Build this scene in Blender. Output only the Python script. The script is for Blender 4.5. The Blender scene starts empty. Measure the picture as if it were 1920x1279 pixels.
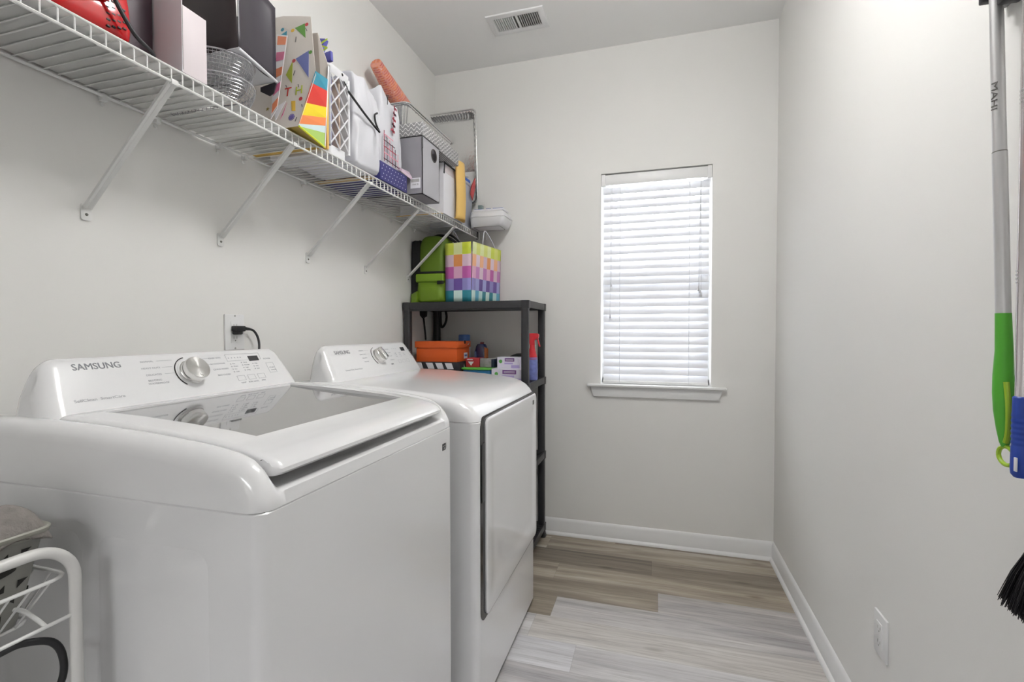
import bpy, bmesh, math, random
from mathutils import Vector, Matrix
random.seed(7)
S = bpy.context.scene
C = S.collection
V = Vector
# ---------------------------------------------------------------- camera, world, light, exposure
def set_camera():
    cd = bpy.data.cameras.new('camera'); co = bpy.data.objects.new('camera', cd); C.objects.link(co)
    yaw, pitch, roll = math.radians(16.5828), math.radians(-1.3348), math.radians(-0.0984)
    f = V((-math.sin(yaw)*math.cos(pitch), math.cos(yaw)*math.cos(pitch), math.sin(pitch)))
    r = f.cross(V((0, 0, 1))).normalized(); u = r.cross(f)
    r2 = r*math.cos(roll)+u*math.sin(roll); u2 = -r*math.sin(roll)+u*math.cos(roll)
    m = Matrix((r2, u2, -f)).transposed().to_4x4(); m.translation = V((1.3029, 0, 1.1859))
    co.matrix_world = m
    cd.sensor_fit = 'HORIZONTAL'; cd.sensor_width = 36; cd.lens = 16.923; cd.clip_start = .02
    S.camera = co
set_camera()
S.view_settings.view_transform = 'Standard'; S.view_settings.look = 'None'; S.view_settings.gamma = 1
S.view_settings.use_curve_mapping = False
S.view_settings.exposure = 0.1
w = bpy.data.worlds.new('overcast_sky'); S.world = w; w.use_nodes = True
w.node_tree.nodes['Background'].inputs[0].default_value = (.93, .96, 1, 1)
w.node_tree.nodes['Background'].inputs[1].default_value = 1.6
def area(name, loc, direction, sx, sy, power, col=(1, 1, 1)):
    l = bpy.data.lights.new(name, 'AREA'); l.shape = 'RECTANGLE'; l.size = sx; l.size_y = sy; l.energy = power; l.color = col
    o = bpy.data.objects.new(name, l); C.objects.link(o); o.location = loc
    o.rotation_euler = V(direction).to_track_quat('-Z', 'Y').to_euler(); return o
LAMP_POWER = 41.0
DIFFUSER_POWER = 44.0
area('daylight_outside_window', (1.3, 3.35, 1.75), (0, -1, -.25), 1.3, 1.6, 66, (.95, .98, 1))
area('hall_fill_light', (1.05, -1.75, 2.55), (0, .75, -1), 1.0, .7, 36, (.97, .98, 1))  # fill light added in the unseen hall behind the camera

# ---------------------------------------------------------------- helpers
def lin(c):
    return tuple((x/12.92 if x <= .04045 else ((x+.055)/1.055)**2.4) for x in c)
def hexc(h):
    return lin(tuple(int(h[i:i+2], 16)/255 for i in (0, 2, 4)))
MATS = {}
def mat(name, h, rough=.5, metal=0, coat=0, bump=0, bscale=200, spec=.5, trans=0, alpha=1, noise=0, nscale=8, nstretch=(1, 1, 1), ior=1.5, emit=0, aniso=0, translucent=0):
    if name in MATS: return MATS[name]
    m = bpy.data.materials.new(name); m.use_nodes = True; nt = m.node_tree; b = nt.nodes['Principled BSDF']
    col = hexc(h) if isinstance(h, str) else h
    b.inputs['Base Color'].default_value = (*col, 1); b.inputs['Roughness'].default_value = rough
    b.inputs['Metallic'].default_value = metal; b.inputs['Coat Weight'].default_value = coat
    b.inputs['Coat Roughness'].default_value = .05
    b.inputs['Specular IOR Level'].default_value = spec; b.inputs['IOR'].default_value = ior
    b.inputs['Transmission Weight'].default_value = trans; b.inputs['Alpha'].default_value = alpha
    b.inputs['Anisotropic'].default_value = aniso
    if emit:
        b.inputs['Emission Color'].default_value = (*col, 1); b.inputs['Emission Strength'].default_value = emit
    tc = nt.nodes.new('ShaderNodeTexCoord')
    if noise:
        mp = nt.nodes.new('ShaderNodeMapping'); mp.inputs['Scale'].default_value = nstretch
        n = nt.nodes.new('ShaderNodeTexNoise'); n.inputs['Scale'].default_value = nscale; n.inputs['Detail'].default_value = 4
        nt.links.new(tc.outputs['Object'], mp.inputs[0]); nt.links.new(mp.outputs[0], n.inputs['Vector'])
        mx = nt.nodes.new('ShaderNodeMixRGB'); mx.blend_type = 'MIX'
        mx.inputs[1].default_value = (*[c*(1-noise) for c in col], 1); mx.inputs[2].default_value = (*[min(1, c*(1+noise)) for c in col], 1)
        nt.links.new(n.outputs['Fac'], mx.inputs[0]); nt.links.new(mx.outputs[0], b.inputs['Base Color'])
    if bump:
        n2 = nt.nodes.new('ShaderNodeTexNoise'); n2.inputs['Scale'].default_value = bscale; n2.inputs['Detail'].default_value = 3
        bp = nt.nodes.new('ShaderNodeBump'); bp.inputs['Strength'].default_value = bump; bp.inputs['Distance'].default_value = .002
        nt.links.new(tc.outputs['Object'], n2.inputs['Vector']); nt.links.new(n2.outputs['Fac'], bp.inputs['Height']); nt.links.new(bp.outputs[0], b.inputs['Normal'])
    if translucent:
        tr = nt.nodes.new('ShaderNodeBsdfTranslucent'); tr.inputs[0].default_value = (*col, 1)
        ms = nt.nodes.new('ShaderNodeMixShader'); ms.inputs[0].default_value = translucent
        nt.links.new(b.outputs[0], ms.inputs[1]); nt.links.new(tr.outputs[0], ms.inputs[2])
        nt.links.new(ms.outputs[0], nt.nodes['Material Output'].inputs[0])
    MATS[name] = m
    return m

class B:
    """collects geometry in world coordinates"""
    def __init__(s): s.bm = bmesh.new()
    def merge(s, t, mi=None):
        if mi is not None:
            for f in t.faces: f.material_index = mi
        me = bpy.data.meshes.new('t'); t.to_mesh(me); t.free(); s.bm.from_mesh(me); bpy.data.meshes.remove(me)
    def box(s, x0, x1, y0, y1, z0, z1, bev=0, seg=2, mi=0, M=None):
        t = bmesh.new(); r = bmesh.ops.create_cube(t, size=1)
        for v in t.verts: v.co = V(((x0+x1)/2+v.co.x*(x1-x0), (y0+y1)/2+v.co.y*(y1-y0), (z0+z1)/2+v.co.z*(z1-z0)))
        if bev: bmesh.ops.bevel(t, geom=t.edges[:], offset=bev, segments=seg, profile=.6, affect='EDGES')
        if M is not None: t.transform(M)
        s.merge(t, mi); return s
    def tube(s, pts, r, n=8, closed=False, mi=0, r1=None, cap=True):
        t = bmesh.new(); pts = [V(p) for p in pts]; N = len(pts)
        rs = r if isinstance(r, (list, tuple)) else [r]*N
        prev = None; rings = []
        for i, p in enumerate(pts):
            a = pts[(i-1) % N] if (closed or i > 0) else p; b = pts[(i+1) % N] if (closed or i < N-1) else p
            d = (b-a).normalized()
            if prev is None:
                u = d.orthogonal().normalized()
            else:
                u = (prev-d*prev.dot(d)); u = u.normalized() if u.length > 1e-6 else d.orthogonal().normalized()
            prev = u; w_ = d.cross(u)
            rings.append([t.verts.new(p+(u*math.cos(2*math.pi*k/n)+w_*math.sin(2*math.pi*k/n))*rs[i]) for k in range(n)])
        R = range(N if closed else N-1)
        for i in R:
            A, Bq = rings[i], rings[(i+1) % N]
            for k in range(n): t.faces.new((A[k], A[(k+1) % n], Bq[(k+1) % n], Bq[k]))
        if not closed and cap:
            t.faces.new(rings[0][::-1]); t.faces.new(rings[-1])
        s.merge(t, mi); return s
    def loft(s, rings, closed=True, cap=True, mi=0, flip=False):
        t = bmesh.new(); vr = [[t.verts.new(p) for p in r] for r in rings]; n = len(vr[0])
        for i in range(len(vr)-1):
            for k in range(n if closed else n-1):
                try: t.faces.new((vr[i][k], vr[i][(k+1) % n], vr[i+1][(k+1) % n], vr[i+1][k]))
                except ValueError: pass
        if cap and closed:
            t.faces.new(vr[0][::-1]); t.faces.new(vr[-1])
        bmesh.ops.remove_doubles(t, verts=t.verts[:], dist=1e-6)
        bmesh.ops.recalc_face_normals(t, faces=t.faces[:])
        s.merge(t, mi); return s
    def lathe(s, prof, o, axis=(0, 0, 1), n=32, mi=0):
        q = V(axis).normalized().to_track_quat('Z', 'Y'); o = V(o)
        s.loft([[o+q@V((r*math.cos(2*math.pi*k/n), r*math.sin(2*math.pi*k/n), z)) for k in range(n)] for r, z in prof], mi=mi); return s
    def cyl(s, a, b, r, n=16, mi=0, r1=None):
        return s.tube([a, b], [r, r if r1 is None else r1], n, mi=mi)
    def poly(s, pts, mi=0):
        vs = [s.bm.verts.new(p) for p in pts]; f = s.bm.faces.new(vs); f.material_index = mi; return s
    def prism(s, pts, vec, mi=0, bev=0):
        t = bmesh.new(); vec = V(vec); a = [t.verts.new(p) for p in pts]; b = [t.verts.new(V(p)+vec) for p in pts]
        n = len(a); t.faces.new(a[::-1]); t.faces.new(b)
        for k in range(n): t.faces.new((a[k], a[(k+1) % n], b[(k+1) % n], b[k]))
        bmesh.ops.recalc_face_normals(t, faces=t.faces[:])
        if bev: bmesh.ops.bevel(t, geom=t.edges[:], offset=bev, segments=2, profile=.6, affect='EDGES')
        s.merge(t, mi); return s
    def grid(s, fn, nu, nv, mif=None):
        t = bmesh.new(); g = [[t.verts.new(fn(i/nu, j/nv)) for j in range(nv+1)] for i in range(nu+1)]
        for i in range(nu):
            for j in range(nv):
                f = t.faces.new((g[i][j], g[i+1][j], g[i+1][j+1], g[i][j+1]))
                if mif: f.material_index = mif(i, j)
        s.merge(t); return s
    def text(s, body, size, o, right, up, mi=0, ex=.0002, align='CENTER', squash=1, bold=0):
        c = bpy.data.curves.new('t', 'FONT'); c.body = body; c.size = size; c.extrude = ex; c.align_x = align; c.align_y = 'CENTER'; c.resolution_u = 3; c.offset = bold; c.space_character = 1.08 if bold else 1
        to = bpy.data.objects.new('t', c); C.objects.link(to)
        me = bpy.data.meshes.new_from_object(to.evaluated_get(bpy.context.evaluated_depsgraph_get()))
        r = V(right).normalized(); u = V(up); u = (u-r*u.dot(r)).normalized(); nn = r.cross(u)
        M = Matrix((r*squash, u, nn)).transposed().to_4x4(); M.translation = V(o)
        me.transform(M)
        for p in me.polygons: p.material_index = mi
        s.bm.from_mesh(me)
        # from_mesh keeps indices of the polygons
        C.objects.unlink(to); bpy.data.objects.remove(to); bpy.data.curves.remove(c); bpy.data.meshes.remove(me); return s
    def obj(s, name, mats, parent=None, smooth=40, solid=0, sub=0, merge=False, off=0, **props):
        if merge: bmesh.ops.remove_doubles(s.bm, verts=s.bm.verts[:], dist=1e-5)
        me = bpy.data.meshes.new(name); s.bm.to_mesh(me); s.bm.free()
        if parent is not None:
            L = parent['_w'] if '_w' in parent else (0, 0, 0)
            me.transform(Matrix.Translation(-V(L)))
        for m in (mats if isinstance(mats, (list, tuple)) else [mats]): me.materials.append(m)
        if smooth:
            for p in me.polygons: p.use_smooth = True
            me.set_sharp_from_angle(angle=math.radians(smooth))
        o = bpy.data.objects.new(name, me); C.objects.link(o)
        if parent is not None: o.parent = parent
        if solid:
            md = o.modifiers.new('thickness', 'SOLIDIFY'); md.thickness = solid; md.offset = off
        if sub:
            md = o.modifiers.new('smooth', 'SUBSURF'); md.levels = sub; md.render_levels = sub
        if parent is not None and '_w' in parent: o['_w'] = parent['_w']
        elif parent is None: o['_w'] = (0, 0, 0)
        for k, v in props.items(): o[k] = v
        return o
def thing(name, label, cat, loc, group=None, kind=None):
    o = bpy.data.objects.new(name, None); C.objects.link(o); o.location = loc; o.empty_display_size = .05; o['_w'] = tuple(loc)
    if label: o['label'] = label
    if cat: o['category'] = cat
    if group: o['group'] = group
    if kind: o['kind'] = kind
    return o
def single(b, name, mats, label, cat, group=None, **k):
    """thing made of one mesh: origin at its own centre-bottom"""
    co = [v.co for v in b.bm.verts]; c = V((sum(p.x for p in co)/len(co), sum(p.y for p in co)/len(co), min(p.z for p in co)))
    for v in b.bm.verts: v.co -= c
    o = b.obj(name, mats, None, **k); o.location = c; o['_w'] = tuple(c); o['label'] = label; o['category'] = cat
    if group: o['group'] = group
    return o
def struct(b, name, mats, parent=None, **k):
    o = b.obj(name, mats, parent, **k)
    if parent is None: o['kind'] = 'structure'
    return o
def curve(pts, n=8, closed=False):
    P = [V(p) for p in pts]; out = []
    N = len(P)
    for i in range(N if closed else N-1):
        p0 = P[(i-1) % N] if (closed or i > 0) else P[0]; p1 = P[i]; p2 = P[(i+1) % N]; p3 = P[(i+2) % N] if (closed or i+2 < N) else P[-1]
        for k in range(n):
            t = k/n
            out.append(.5*((2*p1)+(p2-p0)*t+(2*p0-5*p1+4*p2-p3)*t*t+(-p0+3*p1-3*p2+p3)*t**3))
    if not closed: out.append(P[-1])
    return out
def rrect(cx, cy, hx, hy, r, z, n=5, fn=None):
    out = []
    for (sx, sy, a0) in ((1, 1, 0), (-1, 1, 90), (-1, -1, 180), (1, -1, 270)):
        for k in range(n+1):
            a = math.radians(a0+90*k/n); out.append(V((cx+sx*(hx-r)+r*math.cos(a), cy+sy*(hy-r)+r*math.sin(a), z)))
    return out
def circle(o, R_, U_, r, n=16, ry=None):
    o = V(o); return [o+V(R_)*(r*math.cos(2*math.pi*k/n))+V(U_)*((ry or r)*math.sin(2*math.pi*k/n)) for k in range(n)]

# ---------------------------------------------------------------- materials
M_wall = mat('wall_paint', 'EAE9E6', .55, bump=.05, bscale=350, spec=.3)
M_ceil = mat('ceiling_paint', 'F5F5F4', .8, bump=.05, bscale=300, spec=.2)
M_trim = mat('trim_paint', 'E9E9E9', .35)
M_enamel = mat('white_enamel', 'E8E8E9', .12, coat=.6)
M_enamel2 = mat('white_plastic_gloss', 'EAEAEB', .16, coat=.4)
M_seam = mat('dark_seam', '77776F', .7)
M_black = mat('black_plastic', '1C1C1F', .45)
M_blackgloss = mat('black_gloss', '141416', .15)
M_wire = mat('white_coated_wire', 'E4E4E2', .35)
M_chrome = mat('brushed_metal', 'C9C9C9', .22, metal=1, aniso=.6)
M_grey = mat('grey_print', '808286', .6)
M_screen = mat('display_glass', '3A3B3E', .2)

# ---------------------------------------------------------------- setting
W, D, H = 1.89, 2.73, 2.743
YF = -1.15
b = B(); b.box(-.12, W+.12, YF-1.6, D+.12, -.1, 0)
def floor_material():
    m = bpy.data.materials.new('vinyl_plank_floor'); m.use_nodes = True; nt = m.node_tree; L = nt.links; N = nt.nodes
    bs = N['Principled BSDF']; bs.inputs['Roughness'].default_value = .42; bs.inputs['Specular IOR Level'].default_value = .4
    tc = N.new('ShaderNodeTexCoord'); sp = N.new('ShaderNodeSeparateXYZ'); L.new(tc.outputs['Object'], sp.inputs[0])
    def mth(op, a, b_=None, c=None):
        n = N.new('ShaderNodeMath'); n.operation = op
        for i, x in enumerate((a, b_, c)):
            if x is None: continue
            if isinstance(x, (int, float)): n.inputs[i].default_value = x
            else: L.new(x, n.inputs[i])
        return n.outputs[0]
    PW, PL = .152, 1.22
    yv = mth('DIVIDE', mth('ADD', sp.outputs[1], .045), PW); row = mth('FLOOR', yv); fy = mth('FRACT', yv)
    wn = N.new('ShaderNodeTexWhiteNoise'); wn.noise_dimensions = '1D'; L.new(mth('ADD', row, 3.37), wn.inputs['W'])
    xv = mth('ADD', mth('DIVIDE', sp.outputs[0], PL), mth('MULTIPLY', wn.outputs['Value'], 7.0)); col = mth('FLOOR', xv); fx = mth('FRACT', xv)
    cb = N.new('ShaderNodeCombineXYZ'); L.new(row, cb.inputs[0]); L.new(col, cb.inputs[1]); cb.inputs[2].default_value = 2.3
    w2 = N.new('ShaderNodeTexWhiteNoise'); L.new(cb.outputs[0], w2.inputs['Vector'])
    # streaks along x, different in every plank
    cb2 = N.new('ShaderNodeCombineXYZ'); L.new(mth('MULTIPLY', sp.outputs[0], 1.1), cb2.inputs[0]); L.new(mth('MULTIPLY', sp.outputs[1], 17.0), cb2.inputs[1]); L.new(mth('MULTIPLY', w2.outputs['Value'], 50.0), cb2.inputs[2])
    n1 = N.new('ShaderNodeTexNoise'); n1.inputs['Scale'].default_value = 1.0; n1.inputs['Detail'].default_value = 5; n1.inputs['Roughness'].default_value = .62; n1.inputs['Distortion'].default_value = .5; L.new(cb2.outputs[0], n1.inputs['Vector'])
    cb3 = N.new('ShaderNodeCombineXYZ'); L.new(mth('MULTIPLY', sp.outputs[0], 6.0), cb3.inputs[0]); L.new(mth('MULTIPLY', sp.outputs[1], 170.0), cb3.inputs[1]); L.new(w2.outputs['Value'], cb3.inputs[2])
    n2 = N.new('ShaderNodeTexNoise'); n2.inputs['Scale'].default_value = 1.0; n2.inputs['Detail'].default_value = 4; L.new(cb3.outputs[0], n2.inputs['Vector'])
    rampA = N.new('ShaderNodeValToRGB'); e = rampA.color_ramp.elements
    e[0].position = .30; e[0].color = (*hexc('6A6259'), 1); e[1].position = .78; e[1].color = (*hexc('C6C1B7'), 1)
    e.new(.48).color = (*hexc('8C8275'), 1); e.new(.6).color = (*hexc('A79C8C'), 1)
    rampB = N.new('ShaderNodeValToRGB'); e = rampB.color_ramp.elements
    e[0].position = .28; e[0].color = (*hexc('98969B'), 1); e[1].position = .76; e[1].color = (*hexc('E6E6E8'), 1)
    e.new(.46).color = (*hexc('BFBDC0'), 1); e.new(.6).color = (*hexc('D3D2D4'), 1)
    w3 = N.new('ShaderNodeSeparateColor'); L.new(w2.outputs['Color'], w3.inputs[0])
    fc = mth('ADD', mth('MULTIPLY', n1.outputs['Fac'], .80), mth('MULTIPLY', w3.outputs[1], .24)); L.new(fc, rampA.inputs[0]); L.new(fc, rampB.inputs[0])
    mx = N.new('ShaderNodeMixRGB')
    # tan far, pale grey near: warm and cool light put into plank colour, randomly mixed
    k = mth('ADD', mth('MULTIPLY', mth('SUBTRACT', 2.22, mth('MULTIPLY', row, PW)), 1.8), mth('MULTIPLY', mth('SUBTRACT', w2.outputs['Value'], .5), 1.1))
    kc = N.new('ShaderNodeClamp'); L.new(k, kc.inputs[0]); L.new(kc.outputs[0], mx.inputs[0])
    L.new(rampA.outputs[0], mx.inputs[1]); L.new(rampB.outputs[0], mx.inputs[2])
    # fine grain
    mg = N.new('ShaderNodeMixRGB'); mg.blend_type = 'MULTIPLY'; mg.inputs[0].default_value = .55
    rg = N.new('ShaderNodeValToRGB'); rg.color_ramp.elements[0].position = .32; rg.color_ramp.elements[0].color = (.62, .6, .58, 1); rg.color_ramp.elements[1].position = .52; rg.color_ramp.elements[1].color = (1, 1, 1, 1)
    L.new(n2.outputs['Fac'], rg.inputs[0]); L.new(mx.outputs[0], mg.inputs[1]); L.new(rg.outputs[0], mg.inputs[2])
    # knots
    cb4 = N.new('ShaderNodeCombineXYZ'); L.new(mth('MULTIPLY', sp.outputs[0], 3.2), cb4.inputs[0]); L.new(mth('MULTIPLY', sp.outputs[1], 10.0), cb4.inputs[1]); L.new(mth('MULTIPLY', w2.outputs['Value'], 9.0), cb4.inputs[2])
    vo = N.new('ShaderNodeTexVoronoi'); vo.inputs['Scale'].default_value = 1.0; L.new(cb4.outputs[0], vo.inputs['Vector'])
    rk = N.new('ShaderNodeValToRGB'); rk.color_ramp.elements[0].position = .04; rk.color_ramp.elements[0].color = (.45, .4, .36, 1); rk.color_ramp.elements[1].position = .16; rk.color_ramp.elements[1].color = (1, 1, 1, 1)
    L.new(vo.outputs['Distance'], rk.inputs[0])
    mk = N.new('ShaderNodeMixRGB'); mk.blend_type = 'MULTIPLY'; mk.inputs[0].default_value = .6; L.new(mg.outputs[0], mk.inputs[1]); L.new(rk.outputs[0], mk.inputs[2])
    # seams
    sy = mth('LESS_THAN', mth('MINIMUM', fy, mth('SUBTRACT', 1.0, fy)), .006)
    sx = mth('LESS_THAN', mth('MINIMUM', fx, mth('SUBTRACT', 1.0, fx)), .0007)
    se = mth('MULTIPLY', mth('MAXIMUM', sy, sx), .4)
    ms = N.new('ShaderNodeMixRGB'); ms.blend_type = 'MULTIPLY'; L.new(se, ms.inputs[0]); L.new(mk.outputs[0], ms.inputs[1]); ms.inputs[2].default_value = (.45, .43, .42, 1)
    L.new(ms.outputs[0], bs.inputs['Base Color'])
    return m
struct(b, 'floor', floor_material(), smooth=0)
b = B(); b.box(-.12, W+.12, YF-1.6, D+.12, H, H+.1); struct(b, 'ceiling', M_ceil, smooth=0)
b = B(); b.box(-.12, 0, YF-1.6, D, 0, H); struct(b, 'wall_left', M_wall, smooth=0)
b = B(); b.box(W, W+.12, YF-1.6, D, 0, H); struct(b, 'wall_right', M_wall, smooth=0)
wx0, wx1, wz0, wz1 = 1.009, 1.586, .872, 2.051
b = B(); b.box(-.12, wx0, D, D+.14, 0, H); b.box(wx1, W+.12, D, D+.14, 0, H); b.box(wx0, wx1, D, D+.14, 0, wz0); b.box(wx0, wx1, D, D+.14, wz1, H)
struct(b, 'wall_back', M_wall, smooth=0)
# wall with the doorway the picture is taken through side of (behind the camera)
b = B(); b.box(0, .55, YF-.12, YF, 0, H); b.box(1.55, W, YF-.12, YF, 0, H); b.box(.55, 1.55, YF-.12, YF, 2.08, H)
struct(b, 'wall_front', M_wall, smooth=0)
b = B(); b.box(-.12, W+.12, YF-1.72, YF-1.6, 0, H); struct(b, 'wall_hall', M_wall, smooth=0)
# baseboards (profile: board, eased top, shoe moulding)
def basebd(b, p0, p1, inward):
    p0, p1, q = V(p0), V(p1), V(inward)
    prof = [(0, 0), (.022, 0), (.0215, .006), (.018, .012), (.0125, .0165), (.0105, .018), (.0105, .068), (.0085, .073), (.0085, .080), (.0055, .086), (.003, .092), (0, .095)]
    b.loft([[p+q*a+V((0, 0, z)) for a, z in prof] for p in (p0, p1)])
b = B(); basebd(b, (.02, D, 0), (W, D, 0), (0, -1, 0)); struct(b, 'baseboard_back', M_trim, smooth=30)
b = B(); basebd(b, (W, YF, 0), (W, D, 0), (-1, 0, 0)); struct(b, 'baseboard_right', M_trim, smooth=30)
b = B(); basebd(b, (0, YF, 0), (0, D, 0), (1, 0, 0)); struct(b, 'baseboard_left', M_trim, smooth=30)

# window: vinyl double hung unit, panes, stool and apron
win = thing('window_1', 'white double-hung window behind the closed slatted blind', 'window', (1.2975, D, .872), kind='structure')
del win['label'], win['category']
yw = D+.085
b = B()
for (a, c, e, f) in ((wx0, wx0+.035, wz0, wz1), (wx1-.035, wx1, wz0, wz1), (wx0, wx1, wz0, wz0+.04), (wx0, wx1, wz1-.035, wz1), (wx0+.03, wx1-.03, 1.455, 1.50)):
    b.box(a, c, yw, yw+.05, e, f, .002)
b.box(1.289, 1.306, yw+.012, yw+.03, wz0+.03, wz1-.03)
b.obj('window_frame', M_trim, win)
M_glass = mat('window_glass', 'FFFFFF', .0, trans=1, ior=1.02)
b = B(); b.box(wx0+.03, wx1-.03, yw+.018, yw+.022, wz0+.035, wz1-.03); b.obj('pane', M_glass, win)
b = B(); b.box(.936, 1.659, D-.032, D+.085, .868, .882, .005, 3); b.obj('sill', M_trim, win)
b = B(); b.prism([(.952, D-.014, .868), (1.643, D-.014, .868), (1.624, D-.014, .812), (.970, D-.014, .812)], (0, .0145, 0), bev=.003)
b.obj('apron', M_trim, win)

# ---------------------------------------------------------------- window blind
M_slat = mat('blind_slat', 'E3E4E8', .45, translucent=.12)
M_cord = mat('blind_cord', 'D5D6DA', .7)
bl = thing('window_blind', 'white two-inch slatted blind hanging closed inside the window recess', 'blind', (1.2975, D+.03, .885))
b = B(); b.box(wx0+.004, wx1-.004, D+.004, D+.014, 1.988, 2.044, .002); b.box(wx0+.008, wx1-.008, D+.014, D+.055, 2.0, 2.044, .002)
b.box(wx0+.002, wx0+.024, D-.001, D+.016, 1.984, 2.046, .002); b.box(wx1-.024, wx1-.002, D-.001, D+.016, 1.984, 2.046, .002)
b.obj('headrail', M_trim, bl)
slat_me = None
ang = math.radians(62)
ns = 26
for i in range(ns):
    z = 1.962-i*.0418
    t = B()
    # slightly crowned slat, room-side edge down
    hw = .0245
    prof = []
    for s_ in (1, -1):
        for k in range(5):
            a = -1+2*k/4; a *= s_
            prof.append((a*hw, s_*.0013+.0016*(1-a*a)))
    rings = []
    for x in (wx0+.012, wx1-.012):
        ring = []
        for u_, n_ in prof:
            y = D+.036+u_*math.cos(ang)+n_*(-math.sin(ang)); zz = z+u_*math.sin(ang)+n_*math.cos(ang)
            ring.append(V((x, y, zz)))
        rings.append(ring)
    t.loft(rings)
    t.obj('slat', M_slat, bl, smooth=30)
b = B(); b.box(wx0+.012, wx1-.012, D+.014, D+.062, .8835, .900, .003); b.obj('bottom_rail', M_trim, bl)
for x in (1.112, 1.475):
    b = B(); b.cyl((x, D+.012, .890), (x, D+.012, 2.0), .0010, 5)
    for i in range(ns): z = 1.962-i*.0418; b.cyl((x, D+.012, z-.020), (x, D+.06, z+.022), .0006, 4)
    b.obj('ladder_cord', M_cord, bl)
for x, zend in ((1.066, 1.43), (1.060, 1.255)):
    b = B(); b.cyl((x, D+.005, zend+.02), (x+.003, D+.008, 2.0), .0010, 5); b.lathe([(.001, .028), (.003, .024), (.0045, .004), (.003, 0)], (x, D+.005, zend-.006), n=10); b.obj('tilt_cord', M_cord, bl)
for x, zend in ((1.527, 1.385), (1.534, 1.365), (1.521, 1.395)):
    b = B(); b.cyl((x, D+.005, zend+.02), (1.53, D+.008, 2.0), .0010, 5); b.lathe([(.001, .030), (.0035, .024), (.006, .004), (.004, 0)], (x, D+.005, zend-.006), n=10); b.obj('lift_cord', M_cord, bl)

# ---------------------------------------------------------------- ceiling vent
vt = thing('ceiling_vent', 'white louvred air register on the ceiling near the far wall', 'vent', (.628, 2.372, H))
x0, x1, y0, y1 = .482, .776, 2.290, 2.457
b = B()
def vr(g, z): return [V((x0+g, y0+g, z)), V((x1-g, y0+g, z)), V((x1-g, y1-g, z)), V((x0+g, y1-g, z))]
b.loft([vr(0, H), vr(.001, H-.004), vr(.004, H-.0065), vr(.030, H-.0065), vr(.0335, H-.004), vr(.0335, H)], cap=False)
b.box(.628, .640, y0+.03, y1-.03, H-.006, H)
b.obj('frame', M_trim, vt)
b = B(); b.box(x0+.03, x1-.03, y0+.03, y1-.03, H-.0006, H-.0001); b.obj('duct_opening', mat('duct_dark', '4A4743', .8), vt)
for s_, xa in ((-1, x0+.037), (1, .646)):
    b = B(); sl = .0048 if s_ < 0 else .0075
    for k in range(10 if s_ < 0 else 9):
        x = xa+k*.0108
        b.prism([(x-.0004, y0+.033, H-.001), (x+.0004, y0+.033, H-.001), (x+.0004+s_*sl, y0+.033, H-.0075), (x-.0004+s_*sl, y0+.033, H-.0075)], (0, y1-y0-.066, 0))
    b.obj('louvre_bank', M_trim, vt, smooth=0)
for x in (x0+.015, x1-.015):
    b = B(); b.lathe([(.0001, -.0018), (.003, -.0015), (.004, 0)], (x, 2.41, H-.0055), n=10); b.obj('screw', M_trim, vt)

# ceiling lamp (above, in front of the appliances; outside the frame)
LX, LY = 1.2, 1.2
cl = thing('ceiling_lamp', 'round white glass ceiling lamp hanging just below the ceiling, above the machines', 'lamp', (LX, LY, H))
b = B(); b.lathe([(.07, 0), (.07, -.015), (.012, -.022), (.010, -.07), (.03, -.085)], (LX, LY, H), n=40); b.obj('base', M_trim, cl)
md = mat('lamp_glass', 'FFFEFC', .4, emit=LAMP_POWER)
b = B(); b.lathe([(.03, -.085), (.11, -.10), (.15, -.13), (.155, -.17), (.151, -.20), (.148, -.20), (.150, -.17), (.145, -.133), (.105, -.104), (.03, -.09)], (LX, LY, H), n=40); b.obj('lamp_shade', md, cl)
b = B(); b.lathe([(.001, -.196), (.147, -.196), (.147, -.200), (.001, -.203)], (LX, LY, H), n=40); b.obj('diffuser', mat('diffuser_glass', 'FFFEFC', .4, emit=DIFFUSER_POWER), cl)

# ---------------------------------------------------------------- washer and dryer
def smooth01(t):
    t = max(0, min(1, t)); return t*t*(3-2*t)
CP0 = V((.275, 0, 1.008)); CU = V((-.5233, 0, .8521)); CN = V((.8521, 0, .5233))     # console face: origin, slope, normal
def CF(y, s_, n=0): p = CP0+CU*s_+CN*n; return V((p.x, y, p.z))
YR = V((0, 1, 0))
def console(parent, yl, yr, mt):
    prof = [(.158, .985), (.159, 1.02), (.161, 1.06), (.165, 1.095), (.170, 1.112), (.177, 1.124), (.186, 1.1305), (.196, 1.1305), (.204, 1.1225), (.2096, 1.1145),
            (.2227, 1.0932), (.2436, 1.0591), (.2645, 1.0250), (.2750, 1.0080), (.290, .998), (.292, .985)]
    sp = [V((.200, 0, min(z, 1.07) if z > 1.0 else z)) for x, z in prof]
    R = .034; cols = []
    for k in range(8):
        a = math.radians(90*k/7); cols.append((R*(1-math.cos(a)), R*(1-math.sin(a))))
    def ring(side, dy, off):
        out = []
        for (x, z), c in zip(prof, sp):
            h = max(0, (z-1.0)/.134)
            yy = (yl+.028*h**1.6+dy) if side < 0 else (yr-.028*h**1.6-dy)
            p = V((x, 0, z)); d = (V((c.x, 0, c.z))-p); d = d.normalized() if d.length > 1e-5 else V((0, 0, 0))
            w_ = 1 if z > 1.0 else .3
            p = p+d*off*w_*.9
            out.append(V((p.x, yy, p.z)))
        return out
    rings = [ring(-1, dy, off) for dy, off in cols]+[ring(1, dy, off) for dy, off in reversed(cols)]
    b = B(); b.loft(rings); return b.obj('console', mt, parent, smooth=50)
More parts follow.
